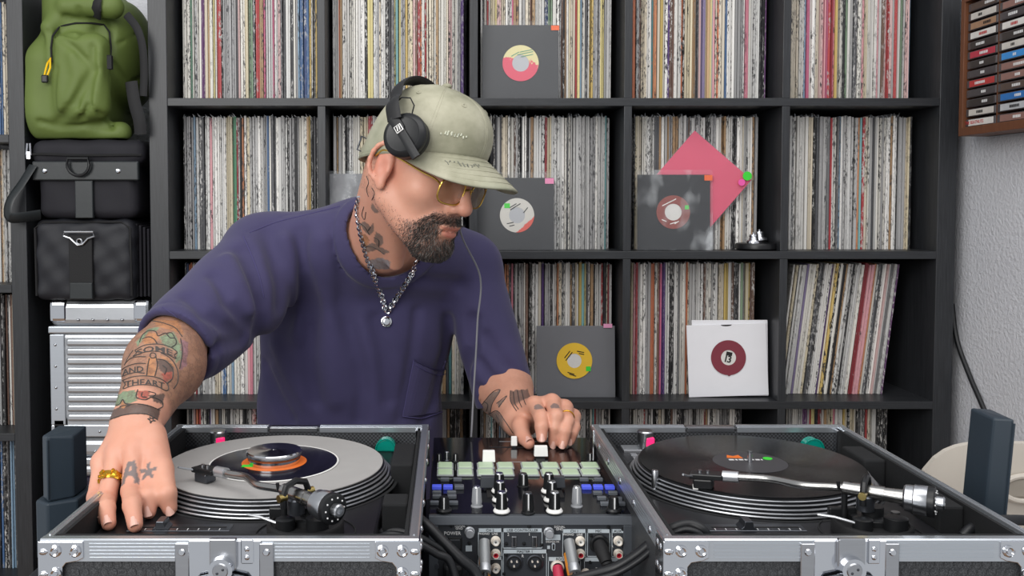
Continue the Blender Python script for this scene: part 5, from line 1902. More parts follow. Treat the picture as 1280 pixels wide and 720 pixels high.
def neckhole(P):
    d = cone(P, nh0, nh1, .064, .0665)
    return smin(d, cone(P, nh2, nh3, .060, .040), .02)


cavR = (V(hemR - uR * .07), V(hemR + uR * .03))
cavL = (V(hemL - uL * .08), V(hemL + uL * .04))


def shirt(P):
    d = shirt_core(P)
    for pl, a, w in FOLDS:
        d = d + 1.6 * a * np.exp(-(polyd(P, pl) / w) ** 2)
    for pl, a, w in SEAMS:
        d = d + a * np.exp(-(polyd(P, pl) / w) ** 2)
    nz = np.sin(P[:, 0] * 41 + P[:, 2] * 17) * np.sin(P[:, 2] * 29 + P[:, 1] * 23)
    d = d + .0018 * nz
    # stitched hems
    hr = (P - V(hemR)) @ V(uR)
    near = np.linalg.norm(P - V(hemR), axis=1) < .12
    d = d + np.where(near, .0022 * np.exp(-((hr + .020) / .0025) ** 2), 0)
    hL_ = (P - V(hemL)) @ V(uL)
    nearL = np.linalg.norm(P - V(hemL), axis=1) < .10
    d = d + np.where(nearL, .0020 * np.exp(-((hL_ + .018) / .0025) ** 2), 0)
    nh = neckhole(P)
    core = shirt_core(P)
    d = smax(d, -nh, .004)
    d = np.minimum(d, np.maximum(np.abs(nh - .0105) - .0095, np.abs(core + .003) - .0065) - .0012)
    d = smax(d, -cone(P, cavR[0], cavR[1], .040, .0600), .004)
    d = smax(d, -cone(P, cavL[0], cavL[1], .036, .052), .004)
    return np.maximum(d, .60 - P[:, 2])


# ---- head in its own frame
def head(Q):
    ax = np.abs(Q[:, 0])
    S = np.stack([ax, Q[:, 1], Q[:, 2]], 1)          # mirrored half
    d = ell(Q, (0, -.004, .040), (.075, .090, .080))
    d = smin(d, ell(Q, (0, .034, -.022), (.060, .058, .078)), .03)
    d = smin(d, cone(S, (.050, .008, -.045), (.024, .074, -.090), .023, .018), .022)
    d = smin(d, ell(Q, (0, .080, -.094), (.024, .019, .017)), .018)
    d = smin(d, cone(S, (.042, .064, .034), (.008, .078, .033), .012, .012), .014)
    d = smin(d, ell(S, (.047, .052, -.012), (.021, .023, .020)), .022)
    d = smin(d, ell(Q, (0, .076, -.054), (.033, .022, .028)), .014)
    d = smax(d, -ell(S, (.031, .098, .015), (.016, .016, .011)), .010)
    d = smin(d, ell(S, (.031, .0725, .015), (.0135, .0125, .0115)), .003)
    d = smin(d, cone(S, (.020, .086, .019), (.042, .078, .019), .0028, .0026), .003)
    n = cone(Q, (0, .084, .026), (0, .107, -.014), .0085, .0120)
    n = smin(n, ell(Q, (0, .1085, -.018), (.0125, .0120, .0100)), .006)
    n = smin(n, ell(S, (.0135, .0985, -.0215), (.0080, .0100, .0080)), .005)
    n = smax(n, -ell(S, (.0065, .1015, -.0300), (.0038, .0055, .0040)), .003)
    d = smin(d, n, .009)
    d = smin(d, ell(Q, (0, .0970, -.0510), (.0240, .0080, .0056)), .004)
    d = smin(d, ell(Q, (0, .0955, -.0630), (.0215, .0090, .0072)), .004)
    d = smax(d, -cone(S, (0, .1045, -.0570), (.021, .0925, -.0585), .0017, .0012), .0025)
    # ears
    e = ell(S, (.0775, -.004, .002), (.0075, .0165, .031))
    ang = np.linspace(.6, 5.0, 11)
    pts = [(.0805 + .0075 * max(0., -math.cos(a)), -.008 + .0175 * math.cos(a), .006 + .0295 * math.sin(a) * (1 if a < math.pi else .95)) for a in ang]
    for p, q in zip(pts[:-1], pts[1:]):
        e = smin(e, cone(S, p, q, .0036, .0036), .003)
    e = smin(e, ell(S, (.0790, .002, -.026), (.0050, .0085, .0095)), .005)
    e = smax(e, -ell(S, (.0885, .001, -.001), (.0075, .0085, .0135)), .004)
    e = smax(e, -ell(S, (.0885, -.009, .016), (.0050, .0060, .0110)), .004)
    e = smin(e, ell(S, (.0800, .0095, -.003), (.0042, .0036, .0055)), .003)
    d = smin(d, e, .006)
    b = beard(Q)
    return d - b * (.0016 + .0012 * np.sin(Q[:, 0] * 900) * np.sin(Q[:, 2] * 700))


def beard(Q):
    y, z, ax = Q[:, 1], Q[:, 2], np.abs(Q[:, 0])
    zl = np.interp(y, [-.02, .005, .025, .045, .065, .085, .11], [.0, -.014, -.040, -.056, -.054, -.031, -.028])
    m = np.clip((zl - z) / .010 + .2, 0, 1)
    m = m * np.clip((z + .125) / .012, 0, 1) * np.clip((y + .012) / .02, 0, 1)
    fr = np.clip((y - .036) / .040, 0, 1)
    m = m * (.16 + .84 * fr ** 1.2)
    # bare patch between moustache and cheek, lips left free
    lip = np.minimum(ell(Q, (0, .0960, -.0520), (.0240, .0100, .0040)), ell(Q, (0, .0955, -.0630), (.0210, .0110, .0068)))
    m = m * np.clip((lip - .0005) / .0025, 0, 1)
    m = m * (1 - .55 * np.exp(-((ax - .012) / .010) ** 2 - ((z + .073) / .006) ** 2))
    m = m * (1 - np.clip((.0135 - np.linalg.norm((Q - V((0, .107, -.018))) * V((.9, 1, 1.0)), axis=1)) / .004, 0, 1))
    return m


# ---- hands
def fingers(P, chains, k=.0025):
    d = None
    for ch, rr in chains:
        f = None
        for (a, b), (ra, rb) in zip(zip(ch[:-1], ch[1:]), zip(rr[:-1], rr[1:])):
            c_ = cone(P, a, b, ra, rb)
            f = c_ if f is None else smin(f, c_, .004)
        d = f if d is None else smin(d, f, k)
    return d


def chain(mcp, pip, tip, drop=.006, r=(.0125, .0118, .0105, .0088)):
    dip = pip.lerp(tip, .55) + Vector((0, -.004, drop))
    return ([V(mcp), V(pip), V(dip), V(tip)], r)


# his right hand, resting on the deck plate
rIx, rMd, rRg, rPk = at(190, 566, 1.162), at(168, 562, 1.160), at(146, 567, 1.162), at(127, 578, 1.168)
tz = PL + .0085
tips_r = [onz(186, 640, tz), onz(169, 656, tz), onz(136, 654, tz), onz(122.5, 648, tz)]
pips_r = [at(187, 606, 1.134), at(164, 614, 1.122), at(133, 624, 1.120), at(119, 622, 1.132)]
CH_R = [chain(rIx, pips_r[0], tips_r[0]), chain(rMd, pips_r[1], tips_r[1], r=(.0128, .0122, .0110, .0092)), chain(rRg, pips_r[2], tips_r[2]), chain(rPk, pips_r[3], tips_r[3], r=(.0108, .0100, .0090, .0078))]
th_r = [at(188, 546, 1.185), at(202, 588, 1.150), at(208, 617, 1.118), onz(212, 635, PL + .0095)]


def hand_r(P):
    d = None
    for m_, ra in ((rIx, .0145), (rMd, .0150), (rRg, .0145), (rPk, .0125)):
        c_ = cone(P, V(WR.lerp(m_, .08)), V(m_), .024, ra)
        d = c_ if d is None else smin(d, c_, .012)
    d = smin(d, cone(P, V(rIx), V(rPk), .012, .011), .008)
    for m_ in (rIx, rMd, rRg, rPk):
        d = smin(d, ell(P, V(m_ + Vector((0, .0, .004))), (.010, .010, .009)), .005)
    d = smin(d, fingers(P, CH_R), .006)
    t_ = fingers(P, [([V(q) for q in th_r], (.021, .0150, .0125, .0095))])
    d = smin(d, t_, .008)
    for ch, rr in CH_R:
        pp = Vector(ch[1])
        d = d + .0007 * np.sin(np.linalg.norm(P - ch[1], axis=1) * 1500) * np.exp(-(np.linalg.norm(P - V(pp + Vector((0, 0, .009))), axis=1) / .007) ** 2)
    return d


lIx, lMd, lRg, lPk = at(668, 506, 1.520), at(690, 503, 1.520), at(706, 510, 1.526), at(717, 521, 1.536)
tzl = MZ + .0088
pips_l = [at(676, 521, 1.476), at(695, 520, 1.472), at(709, 526, 1.478), at(718, 534, 1.490)]
tips_l = [at(677, 547, 1.452), onz(691.5, 553, tzl), onz(703, 555, tzl), onz(713, 551, tzl)]
CH_L = [chain(lIx, pips_l[0], tips_l[0], .004), chain(lMd, pips_l[1], tips_l[1], .006), chain(lRg, pips_l[2], tips_l[2], .006, (.0120, .0112, .0100, .0085)), chain(lPk, pips_l[3], tips_l[3], .005, (.0105, .0096, .0088, .0075))]
th_l = [at(655, 521, 1.545), at(651, 533, 1.515), at(654, 546, 1.488), onz(661, 554, MZ + .0100)]


def hand_l(P):
    d = None
    for m_, ra in ((lIx, .0145), (lMd, .0145), (lRg, .0140), (lPk, .0120)):
        c_ = cone(P, V(WL.lerp(m_, .10)), V(m_), .023, ra)
        d = c_ if d is None else smin(d, c_, .012)
    for m_ in (lIx, lMd, lRg, lPk):
        d = smin(d, ell(P, V(m_ + Vector((0, .0, .004))), (.010, .010, .009)), .005)
    d = smin(d, fingers(P, CH_L), .006)
    t_ = fingers(P, [([V(q) for q in th_l], (.018, .0145, .0125, .0100))])
    return smin(d, t_, .007)


fR = ER.lerp(WR, .30)
fL = EL.lerp(WL, .35)


def arms(P):
    d = cone(P, V(SR), V(ER), .044, .041)
    d = smin(d, cone(P, V(ER), V(fR), .046, .0525), .02)
    d = smin(d, cone(P, V(fR), V(WR), .0525, .0325), .03)
    e = cone(P, V(SL), V(EL), .042, .038)
    e = smin(e, cone(P, V(EL), V(fL), .042, .050), .02)
    e = smin(e, cone(P, V(fL), V(WL), .050, .035), .02)
    return np.minimum(d, e)


def part_eval(P, fn, lo, hi, m=.04):
    lo, hi = np.asarray(lo, np.float32) - m, np.asarray(hi, np.float32) + m
    ok = ((P >= lo) & (P <= hi)).all(1)
    out = np.full(len(P), .0, np.float32)
    far = np.linalg.norm(np.maximum(np.maximum(lo - P, P - hi), 0), axis=1) + m
    out[:] = far
    if ok.any():
        out[ok] = fn(P[ok])
    return out


def bb(pts, r):
    A = np.array([tuple(p) for p in pts])
    return A.min(0) - r, A.max(0) + r


bbH = (h0 - .16, h0 + .16)
bbR = bb([WR, rIx, rMd, rRg, rPk] + tips_r + pips_r + th_r, .03)
bbL = bb([WL, lIx, lMd, lRg, lPk] + tips_l + pips_l + th_l, .03)
nk0 = V(hl(0, -.030, -.020))


def body(P):
    d = shirt_core(P) + .016
    # keep the torso clear of the sleeve tubes: limbs have their own shape
    d = np.maximum(d, np.maximum((P - V(SR)) @ V(uR) - .02, (P - V(SL)) @ V(uL) - .02))
    d = np.maximum(d, .93 - P[:, 2])
    nk = cone(P, nk0, V(NB + Vector((.004, 0, .01))), .058, .062)
    nk = smin(nk, cone(P, V(hl(.035, -.004, -.035)), V(NB + Vector((.030, -.062, -.028))), .017, .013), .02)
    d = smin(d, nk, .012)
    d = smin(d, part_eval(P, lambda q: head((q - h0) @ hA), *bbH), .022)
    d = smin(d, arms(P), .012)
    d = smin(d, part_eval(P, hand_r, *bbR), .010)
    d = smin(d, part_eval(P, hand_l, *bbL), .010)
    return d


# ---- skin colouring
def along(pos, a, b):
    a, b = np.array(a), np.array(b)
    ba = b - a
    t_ = (pos - a) @ ba / (ba @ ba)
    r_ = np.linalg.norm(pos - a - np.clip(t_, 0, 1)[:, None] * ba, axis=1)
    return t_, r_


def sstep(x, a, b):
    u = np.clip((x - a) / (b - a), 0, 1)
    return u * u * (3 - 2 * u)


def project(pos):
    v = np.asarray(pos) - np.array(CAM)
    zc = v @ np.array(_fw)
    return PPX + F_PX * v[:, 0] / zc, PPY - F_PX * (v @ np.array(_up)) / zc


def inpoly(x, y, poly):
    c = np.zeros(len(x), bool)
    n = len(poly)
    for i in range(n):
        (x0, y0), (x1, y1) = poly[i], poly[(i + 1) % n]
        if y0 == y1:
            continue
        c ^= ((y0 > y) != (y1 > y)) & (x < (x1 - x0) * (y - y0) / (y1 - y0) + x0)
    return c


def px_r(p):      # tracing units of the coloured forearm
    return [(130 + x / 4.5, 390 + y / 4.5) for x, y in p]


def px_n(p):      # neck and left forearm
    return [(440 + x / 6, 210 + y / 6) for x, y in p]


def px_l(p):
    return [(560 + x / 6, 470 + y / 6) for x, y in p]


GRN, OCH, RED_, PUR, DRK, GRY, BRN = '#6f8f72', '#b07a50', '#a84e42', '#8a6872', '#45413f', '#62635f', '#93705a'
FILL_R = [(px_r([(60, 480), (110, 445), (180, 440), (190, 500), (120, 520), (45, 535)]), GRN), (px_r([(310, 140), (390, 110), (430, 180), (440, 260), (400, 290), (410, 220), (340, 190)]), GRN),
          (px_r([(180, 170), (215, 130), (250, 95), (320, 80), (300, 105), (250, 108), (215, 160), (190, 200)]), GRN),
          (px_r([(215, 165), (250, 112), (300, 122), (300, 172), (230, 182)]), OCH), (px_r([(245, 255), (295, 252), (290, 358), (240, 358)]), OCH),
          (px_r([(270, 40), (420, 50), (450, 130), (400, 110), (300, 80)]), OCH), (px_r([(300, 235), (360, 255), (400, 300), (380, 320), (340, 275)]), OCH),
          (px_r([(325, 345), (380, 330), (388, 372), (340, 398)]), RED_), (px_r([(185, 440), (260, 445), (250, 490), (190, 490)]), RED_), (px_r([(430, 150), (475, 170), (465, 300), (425, 330), (440, 250)]), PUR),
          (px_r([(300, 270), (350, 270), (390, 305), (388, 335), (335, 345), (308, 320)]), DRK), (px_r([(255, 470), (340, 455), (335, 525), (285, 505)]), DRK),
          (px_r([(30, 610), (45, 555), (90, 530), (170, 516), (245, 525), (315, 552), (305, 612), (240, 575), (165, 572), (100, 582)]), DRK),
          (px_r([(90, 520), (105, 492), (120, 515), (150, 520), (122, 532), (110, 548), (98, 532)]), OCH)]
FILL_N = [(px_n([(95, 60), (150, 150), (192, 170), (197, 240), (172, 295), (208, 332), (170, 338), (140, 300), (150, 250), (118, 225), (95, 150)]), GRY),
          (px_n([(55, 410), (100, 403), (140, 440), (160, 405), (165, 470), (135, 505), (90, 475)]), GRY), (px_n([(180, 478), (232, 510), (238, 565), (200, 592), (162, 552), (168, 520)]), GRY),
          (px_n([(85, 600), (150, 560), (205, 590), (282, 628), (240, 652), (190, 612), (120, 635)]), GRY), (px_n([(55, 520), (100, 490), (132, 545), (112, 592), (68, 585)]), OCH),
          (px_n([(140, 690), (210, 670), (290, 700), (280, 760), (150, 760)]), '#7d8c94')]
FILL_L = [(px_l([(465, 110), (600, 98), (622, 180), (560, 235), (515, 265), (468, 190)]), DRK), (px_l([(245, 225), (335, 120), (395, 105), (335, 205), (312, 285), (258, 265)]), GRY),
          (px_l([(365, 205), (445, 148), (385, 240)]), GRY), (px_l([(300, 290), (370, 260), (430, 340), (490, 430), (440, 450), (390, 390), (330, 350)]), GRY),
          (px_l([(200, 190), (250, 170), (240, 240), (270, 300), (330, 420), (280, 330), (215, 215)]), BRN)]


def zone(pos):
    """strength of the tattoos, 0..1, and which list colours them"""
    t_, r_ = along(pos, ER, WR)
    zr = np.where(r_ < .075, sstep(t_, -.9, -.8) * (1 - sstep(t_, 1.12, 1.2)), 0)
    t_, r_ = along(pos, EL, WL)
    zl = np.where(r_ < .06, sstep(t_, -.9, -.8) * (1 - sstep(t_, 1.05, 1.12)), 0)
    Q = (pos - np.array(H0)) @ hA
    t2, r2 = along(pos, hl(0, -.03, -.02), NB)
    zn = ((t2 > .1) & (t2 < 1.5) & (r2 < .12) & (Q[:, 2] < -.02)).astype(float)
    return zr, zl, zn


def a_tat(pos):
    zr, zl, zn = zone(pos)
    t_, r_ = along(pos, ER, WR)
    zf, zr = zr, zr * (1 - sstep(t_, .80, .90))
    px, py = project(pos)
    wob = 1.2 * np.sin(px * .9 + py * .5)
    m = zr * .80
    for p, c in FILL_R:
        m = np.where((zf > 0) & inpoly(px + wob * .4, py, p), zf * .88, m)
    for p, c in FILL_N:
        m = np.where((zn > 0) & inpoly(px, py + wob * .4, p), .75, m)
    m = np.where(zl > 0, np.maximum(m, .22 * zl), m)
    for p, c in FILL_L:
        m = np.where((zl > 0) & inpoly(px, py + wob * .4, p), .78 * zl, m)
    return m


def a_tcol(pos):
    zr, zl, zn = zone(pos)
    px, py = project(pos)
    wob = 1.2 * np.sin(px * .9 + py * .5)
    col = np.tile(np.array(lin(BRN)), (len(pos), 1))
    for ok, L in ((zr > 0, FILL_R), (zn > 0, FILL_N), (zl > 0, FILL_L)):
        for p, c in L:
            col[ok & inpoly(px + (wob * .4 if L is FILL_R else 0), py + (0 if L is FILL_R else wob * .4), p)] = lin(c)
    return col


def a_mark(pos):
    """small solid finger tattoos"""
    m = np.zeros(len(pos))
    def local(c, ax, up):
        ax = np.array(ax) / np.linalg.norm(ax)
        up = np.array(up) - ax * np.dot(up, ax)
        up /= np.linalg.norm(up)
        sd = np.cross(ax, up)
        r = pos - np.array(c)
        return r @ sd, r @ ax, r @ up
    # letter A on the middle finger
    c_ = rMd.lerp(pips_r[1], .66)
    u, v, n_ = local(c_, pips_r[1] - rMd, (0, -.6, 1))
    v = v / 1.25
    u = u / 1.35
    tri = (np.abs(v) < .012) & (n_ > 0)
    w_ = .0035 + (v + .012) * .22
    a_ = tri & (np.abs(u) < w_) & ~((np.abs(u) < w_ - .0042) & (v > .004)) & ~((np.abs(u) < .0012) & (np.abs(v + .004) < .003))
    m[a_] = .8
    # star on the index finger
    c_ = rIx.lerp(pips_r[0], .72)
    u, v, n_ = local(c_, pips_r[0] - rIx, (0, -.6, 1))
    th = np.arctan2(v, u)
    rr = np.hypot(u, v)
    m[(rr < .0078 + .0042 * np.cos(5 * th + 1.57)) & (n_ > 0)] = .8
    for a, b, t0, r0 in ((lIx, pips_l[0], .72, .0078), (lMd, pips_l[1], .75, .0075)):
        c_ = a.lerp(b, t0)
        u, v, n_ = local(c_, b - a, (0, -.5, 1))
        m[(np.hypot(u, v * .8) < r0) & (n_ > 0)] = .7
    return m


def a_beard(pos):
    Q = ((pos - np.array(H0)) @ hA).astype(np.float32)
    ok = np.linalg.norm(Q, axis=1) < .17
    m = np.zeros(len(pos))
    m[ok] = beard(Q[ok])
    # cropped hair behind the ear
    hr = ok & (Q[:, 1] < .01) & (Q[:, 2] > -.055)
    m = np.maximum(m, np.where(hr, .30 * sstep(-Q[:, 1], -.008, .03) * (np.abs(Q[:, 0]) < .0765), 0))
    # eyebrows
    eb = np.exp(-((Q[:, 2] - .034 - .004 * np.cos(Q[:, 0] * 60)) / .005) ** 2) * ((np.abs(Q[:, 0]) > .010) & (np.abs(Q[:, 0]) < .048) & (Q[:, 1] > .06))
    return np.maximum(m, eb * .9)


def a_red(pos):
    Q = (pos - np.array(H0)) @ hA
    m = np.zeros(len(pos))
    lip = np.minimum(np.linalg.norm((Q - [0, .0965, -.0520]) / [.023, .012, .0050], axis=1), np.linalg.norm((Q - [0, .0950, -.0625]) / [.0205, .012, .0065], axis=1))
    m = np.maximum(m, 1 - sstep(lip, .85, 1.1))
    m = np.maximum(m, .45 * np.exp(-(np.linalg.norm(Q - [0, .112, -.02], axis=1) / .016) ** 2))
    ear = np.exp(-(np.linalg.norm((np.abs(Q) * [1, 0, 0] + Q * [0, 1, 1]) - [.082, -.006, .004], axis=1) / .028) ** 2)
    m = np.maximum(m, .65 * ear)
    for tp in tips_r + tips_l + [th_r[-1], th_l[-1]] + pips_r + [rIx, rMd, rRg]:
        m = np.maximum(m, .45 * np.exp(-(np.linalg.norm(pos - np.array(tp), axis=1) / .013) ** 2))
    return m


skin = bpy.data.materials.new('tattooed_skin')
skin.use_nodes = True
t = NT(skin)
tc = t.coord('Object')
A = lambda n: t.add('ShaderNodeAttribute', attribute_name=n).outputs['Fac']
base = t.mix(t.noise(tc, 35, 4), lin('#c98d75'), lin('#d8a28b'))
base = t.mix(t.math('MULTIPLY', A('red'), .62), base, lin('#c46a5c'))
# tattoos: painted patches, shaded with fine needlework
tcn = t.add('ShaderNodeAttribute', attribute_name='tcol').outputs['Color']
wn1 = t.add('ShaderNodeTexNoise', ins={'Scale': 60., 'Detail': 2.})
t.link(tc, wn1.inputs['Vector'])
wv1 = t.add('ShaderNodeVectorMath', operation='MULTIPLY_ADD')
t.link(wn1.outputs['Color'], wv1.inputs[0])
wv1.inputs[1].default_value = (.02, .02, .02)
t.link(tc, wv1.inputs[2])
fine = t.ramp(t.noise(wv1.outputs[0], 95, 3), [(.47, 0.), (.53, .7), (.59, 0.)])
tcol = t.mix(t.math('MULTIPLY', fine, .75), tcn, lin('#35302f'))
shade = t.ramp(t.noise(tc, 70, 3), [(.35, .75), (.65, 1.1)])
tcol = t.mix(1.0, tcol, shade, 'MULTIPLY')
base = t.mix(A('tat'), base, tcol)
base = t.mix(A('mark'), base, lin('#4c5a60'))
# beard hair
bn = t.ramp(t.noise(t.coord('Object', (1, 1, .45)), 520, 2), [(.35, 0.), (.65, 1.)])
bf = t.math('MULTIPLY', t.math('ADD', t.math('MULTIPLY', A('beard'), 1.75), t.math('SUBTRACT', bn, 1.05)), 1.5, True)
base = t.mix(t.math('MULTIPLY', bf, .62), base, lin('#4a3f3a'))
t.link(base, t.b.inputs['Base Color'])
t.b.inputs['Roughness'].default_value = .48
t.b.inputs['Subsurface Weight'].default_value = .12
t.b.inputs['Subsurface Radius'].default_value = (.012, .005, .003)
t.b.inputs['Subsurface Scale'].default_value = .6
t.bump(t.noise(tc, 420, 3), .22, .0006)

cloth = bpy.data.materials.new('navy_cotton_jersey')
cloth.use_nodes = True
t = NT(cloth)
tc = t.coord('Object')
t.link(t.mix(t.noise(tc, 14, 4), lin('#302c4e'), lin('#3e395f')), t.b.inputs['Base Color'])
t.b.inputs['Roughness'].default_value = .85
t.b.inputs['Sheen Weight'].default_value = .12
t.b.inputs['Sheen Roughness'].default_value = .5
t.bump(t.noise(tc, 700, 2), .25, .0006)

man = thing('person', 'man in navy T-shirt, cap and headphones working turntable and mixer', 'person', (-.17, 1.76, FLOOR))
body_o = sdf_obj('body', body, (-.52, 1.0, .80), (.26, 1.90, 1.42), .0023, skin, man, it=2,
        attrs={'tat': ('F', a_tat), 'tcol': ('C', a_tcol), 'mark': ('F', a_mark), 'beard': ('F', a_beard), 'red': ('F', a_red)})
sdf_obj('t_shirt', shirt, (-.50, 1.30, .58), (.18, 1.92, 1.24), .0040, cloth, man, it=2)
jeans = mat('black_denim', '#1b1c22', .85, bump=.2, bs=400)


def trousers(P):
    d = ell(P, (-.183, 1.76, .68), (.150, .105, .15))
    for sx in (-1, 1):
        d = smin(d, cone(P, (-.183 + .075 * sx, 1.76, .64), (-.183 + .095 * sx, 1.75, .27), .085, .062), .03)
        d = smin(d, cone(P, (-.183 + .095 * sx, 1.75, .27), (-.183 + .105 * sx, 1.77, FLOOR + .07), .062, .055), .02)
    return np.maximum(np.maximum(d, P[:, 2] - .76), FLOOR + .04 - P[:, 2])


sdf_obj('trousers', trousers, (-.42, 1.60, FLOOR - .01), (.06, 1.90, .80), .009, jeans, man)
for sx in (-1, 1):
    cx_ = -.183 + .108 * sx
    sdf_obj('shoe', lambda P: np.maximum(smin(ell(P, (cx_, 1.68, FLOOR + .04), (.046, .12, .045)), ell(P, (cx_, 1.76, FLOOR + .06), (.042, .06, .06)), .03), FLOOR + .001 - P[:, 2]),
            (cx_ - .07, 1.54, FLOOR - .01), (cx_ + .07, 1.84, FLOOR + .14), .008, black_plastic, man)

# stitching on the shirt
from mathutils.bvhtree import BVHTree
shirt_o = [c for c in man.children if c.name.startswith('t_shirt')][0]
sme = shirt_o.data
sbvh = BVHTree.FromPolygons([tuple(Vector(v.co) + ORG[shirt_o.name]) for v in sme.vertices], [tuple(p.vertices) for p in sme.polygons])
stitch = mat('navy_stitching', '#443f68', .85)
pock = mat('navy_pocket_edge', '#2a2646', .85)


def on_shirt(px, py, off):
    hit, n_, _, _ = sbvh.ray_cast(CAM, ray(px, py).normalized())
    return hit + n_ * off if hit is not None else None


def shirt_line(name, pts, r, m_, off=.0004, n=6):
    q = [on_shirt(p.x, p.y, off) for p in spline([Vector((x, y, 0)) for x, y in pts], n)]
    q = [p for p in q if p is not None]
    if len(q) > 3:
        MB().tube(q, r, 5).build(name, m_, shirt_o)


def pocket(u, v):
    tl, tr, br, bl = Vector((517, 449, 0)), Vector((574, 450, 0)), Vector((551, 515, 0)), Vector((503, 520, 0))
    p = tl.lerp(tr, u).lerp(bl.lerp(br, u), v)
    p.y += 13 * math.sin(math.pi * u) * (1 - v) ** 3
    for k in range(30):
        q = on_shirt(p.x - 2 * k, p.y, .0028)
        if q is not None and q.y < 1.72:
            return q
    return on_shirt(520, p.y, .0028)


MB().grid(pocket, 16, 16).build('pocket', cloth, shirt_o, fixn=False, solid=.003)
shirt_line('pocket_hem', [(517, 449), (530, 457), (547, 462), (562, 457), (574, 450)], .0018, pock, .0040)
shirt_line('pocket_stitch', [(518, 455), (531, 463), (547, 468), (562, 463), (572, 457)], .0008, stitch, .0050)
shirt_line('pocket_stitch', [(517, 449), (510, 485), (503, 520)], .0012, stitch, .0036)
shirt_line('pocket_stitch', [(503, 520), (528, 522), (551, 515)], .0012, stitch, .0036)
shirt_line('shoulder_seam', [(304, 296), (314, 318), (324, 345), (330, 372)], .0011, stitch)
shirt_line('shoulder_seam', [(312, 291), (345, 278), (385, 268), (425, 258)], .0009, stitch)
shirt_line('sleeve_stitch', [(203, 384), (222, 397), (240, 418), (252, 445), (253, 466)], .0007, stitch)
shirt_line('sleeve_stitch', [(596, 494), (615, 488), (640, 484), (662, 477)], .0007, stitch)

# tattoo outlines and lettering laid on the skin
bme = body_o.data
bvh = BVHTree.FromPolygons([tuple(Vector(v.co) + ORG[body_o.name]) for v in bme.vertices], [tuple(p.vertices) for p in bme.polygons])


def on_skin(px, py, off=.0003):
    r = ray(px, py)
    hit, nrm_, _, _ = bvh.ray_cast(CAM, r.normalized())
    if hit is None:
        return None
    return hit + nrm_ * off


tat_ink = mat('faded_tattoo_ink', '#45403e', .6)
LINES_R = [[(175, 215), (230, 187), (310, 181), (370, 196), (410, 225), (395, 243), (405, 262), (360, 241), (300, 222), (230, 226), (165, 250), (182, 232), (175, 215)],
           [(200, 170), (215, 132), (250, 106), (290, 110), (305, 135), (345, 120), (370, 145), (400, 150), (405, 180), (380, 198)], [(215, 152), (250, 140), (280, 152), (300, 180)],
           [(345, 122), (380, 118), (400, 150)], [(255, 262), (247, 300), (240, 356)], [(292, 252), (300, 300), (286, 360)], [(258, 245), (266, 232), (284, 232), (292, 245), (284, 258), (266, 258), (258, 245)],
           [(300, 265), (340, 272), (372, 300), (388, 330), (383, 375), (355, 402)], [(330, 300), (350, 320), (340, 352)], [(320, 230), (370, 258), (402, 300), (416, 350), (411, 400), (390, 432)],
           [(95, 330), (130, 306), (180, 291), (235, 290)], [(85, 370), (130, 352), (180, 341), (228, 345)], [(120, 290), (150, 262), (190, 252), (235, 252)],
           [(105, 385), (160, 366), (230, 360), (300, 370), (350, 398), (362, 432), (345, 442), (300, 420), (230, 409), (160, 416), (110, 432), (120, 408), (105, 385)],
           [(190, 437), (182, 480), (230, 495), (270, 480), (320, 500), (330, 530), (300, 548)], [(250, 447), (290, 460), (270, 480)], [(215, 452), (212, 476), (240, 480)],
           [(42, 527), (85, 521), (105, 493), (120, 515), (152, 520), (122, 533)], [(90, 532), (170, 517), (245, 526), (315, 553)], [(40, 602), (100, 582), (165, 572), (240, 575), (300, 606)],
           [(255, 590), (266, 600), (280, 592), (274, 606), (288, 614), (270, 614), (262, 626), (258, 610), (246, 602), (260, 602)], [(270, 50), (330, 62), (400, 90), (440, 140)], [(430, 150), (440, 220), (425, 320)],
           [(165, 215), (140, 250), (115, 300)], [(75, 395), (60, 440), (80, 450), (70, 480)]]
LINES_L = [[(250, 220), (335, 122), (392, 108), (335, 205), (312, 283), (260, 262)], [(365, 205), (442, 150), (380, 235)], [(468, 112), (470, 190), (515, 262)], [(490, 120), (500, 200), (530, 250)], [(520, 110), (535, 190), (555, 235)], [(550, 105), (570, 180), (585, 215)],
           [(300, 290), (370, 262), (430, 340), (488, 428)], [(330, 300), (345, 350), (400, 400), (440, 448)], [(360, 290), (385, 345), (370, 385)], [(270, 190), (300, 215), (290, 260)]]
LINES_N = [[(110, 60), (125, 110), (110, 160), (125, 215)], [(150, 150), (170, 190), (150, 240)], [(150, 260), (185, 280), (200, 330)], [(90, 290), (75, 350), (95, 385), (105, 330)], [(60, 415), (95, 440), (130, 500)], [(140, 440), (120, 470)], [(165, 520), (200, 540), (200, 590)],
           [(90, 600), (130, 585), (190, 610), (240, 645)], [(60, 525), (85, 560), (110, 590)]]
for nm, L, fn_ in (('tattoo_line', LINES_R, px_r), ('tattoo_line', LINES_L, px_l), ('tattoo_line', LINES_N, px_n)):
    for poly in L:
        q = [on_skin(p.x, p.y) for p in spline([Vector((x, y, 0)) for x, y in fn_(poly)], 5)]
        q = [p for p in q if p is not None]
        if len(q) > 3 and max((a - b).length for a, b in zip(q[:-1], q[1:])) < .03:
            MB().tube(q, .00075, 5).build(nm, tat_ink, man)


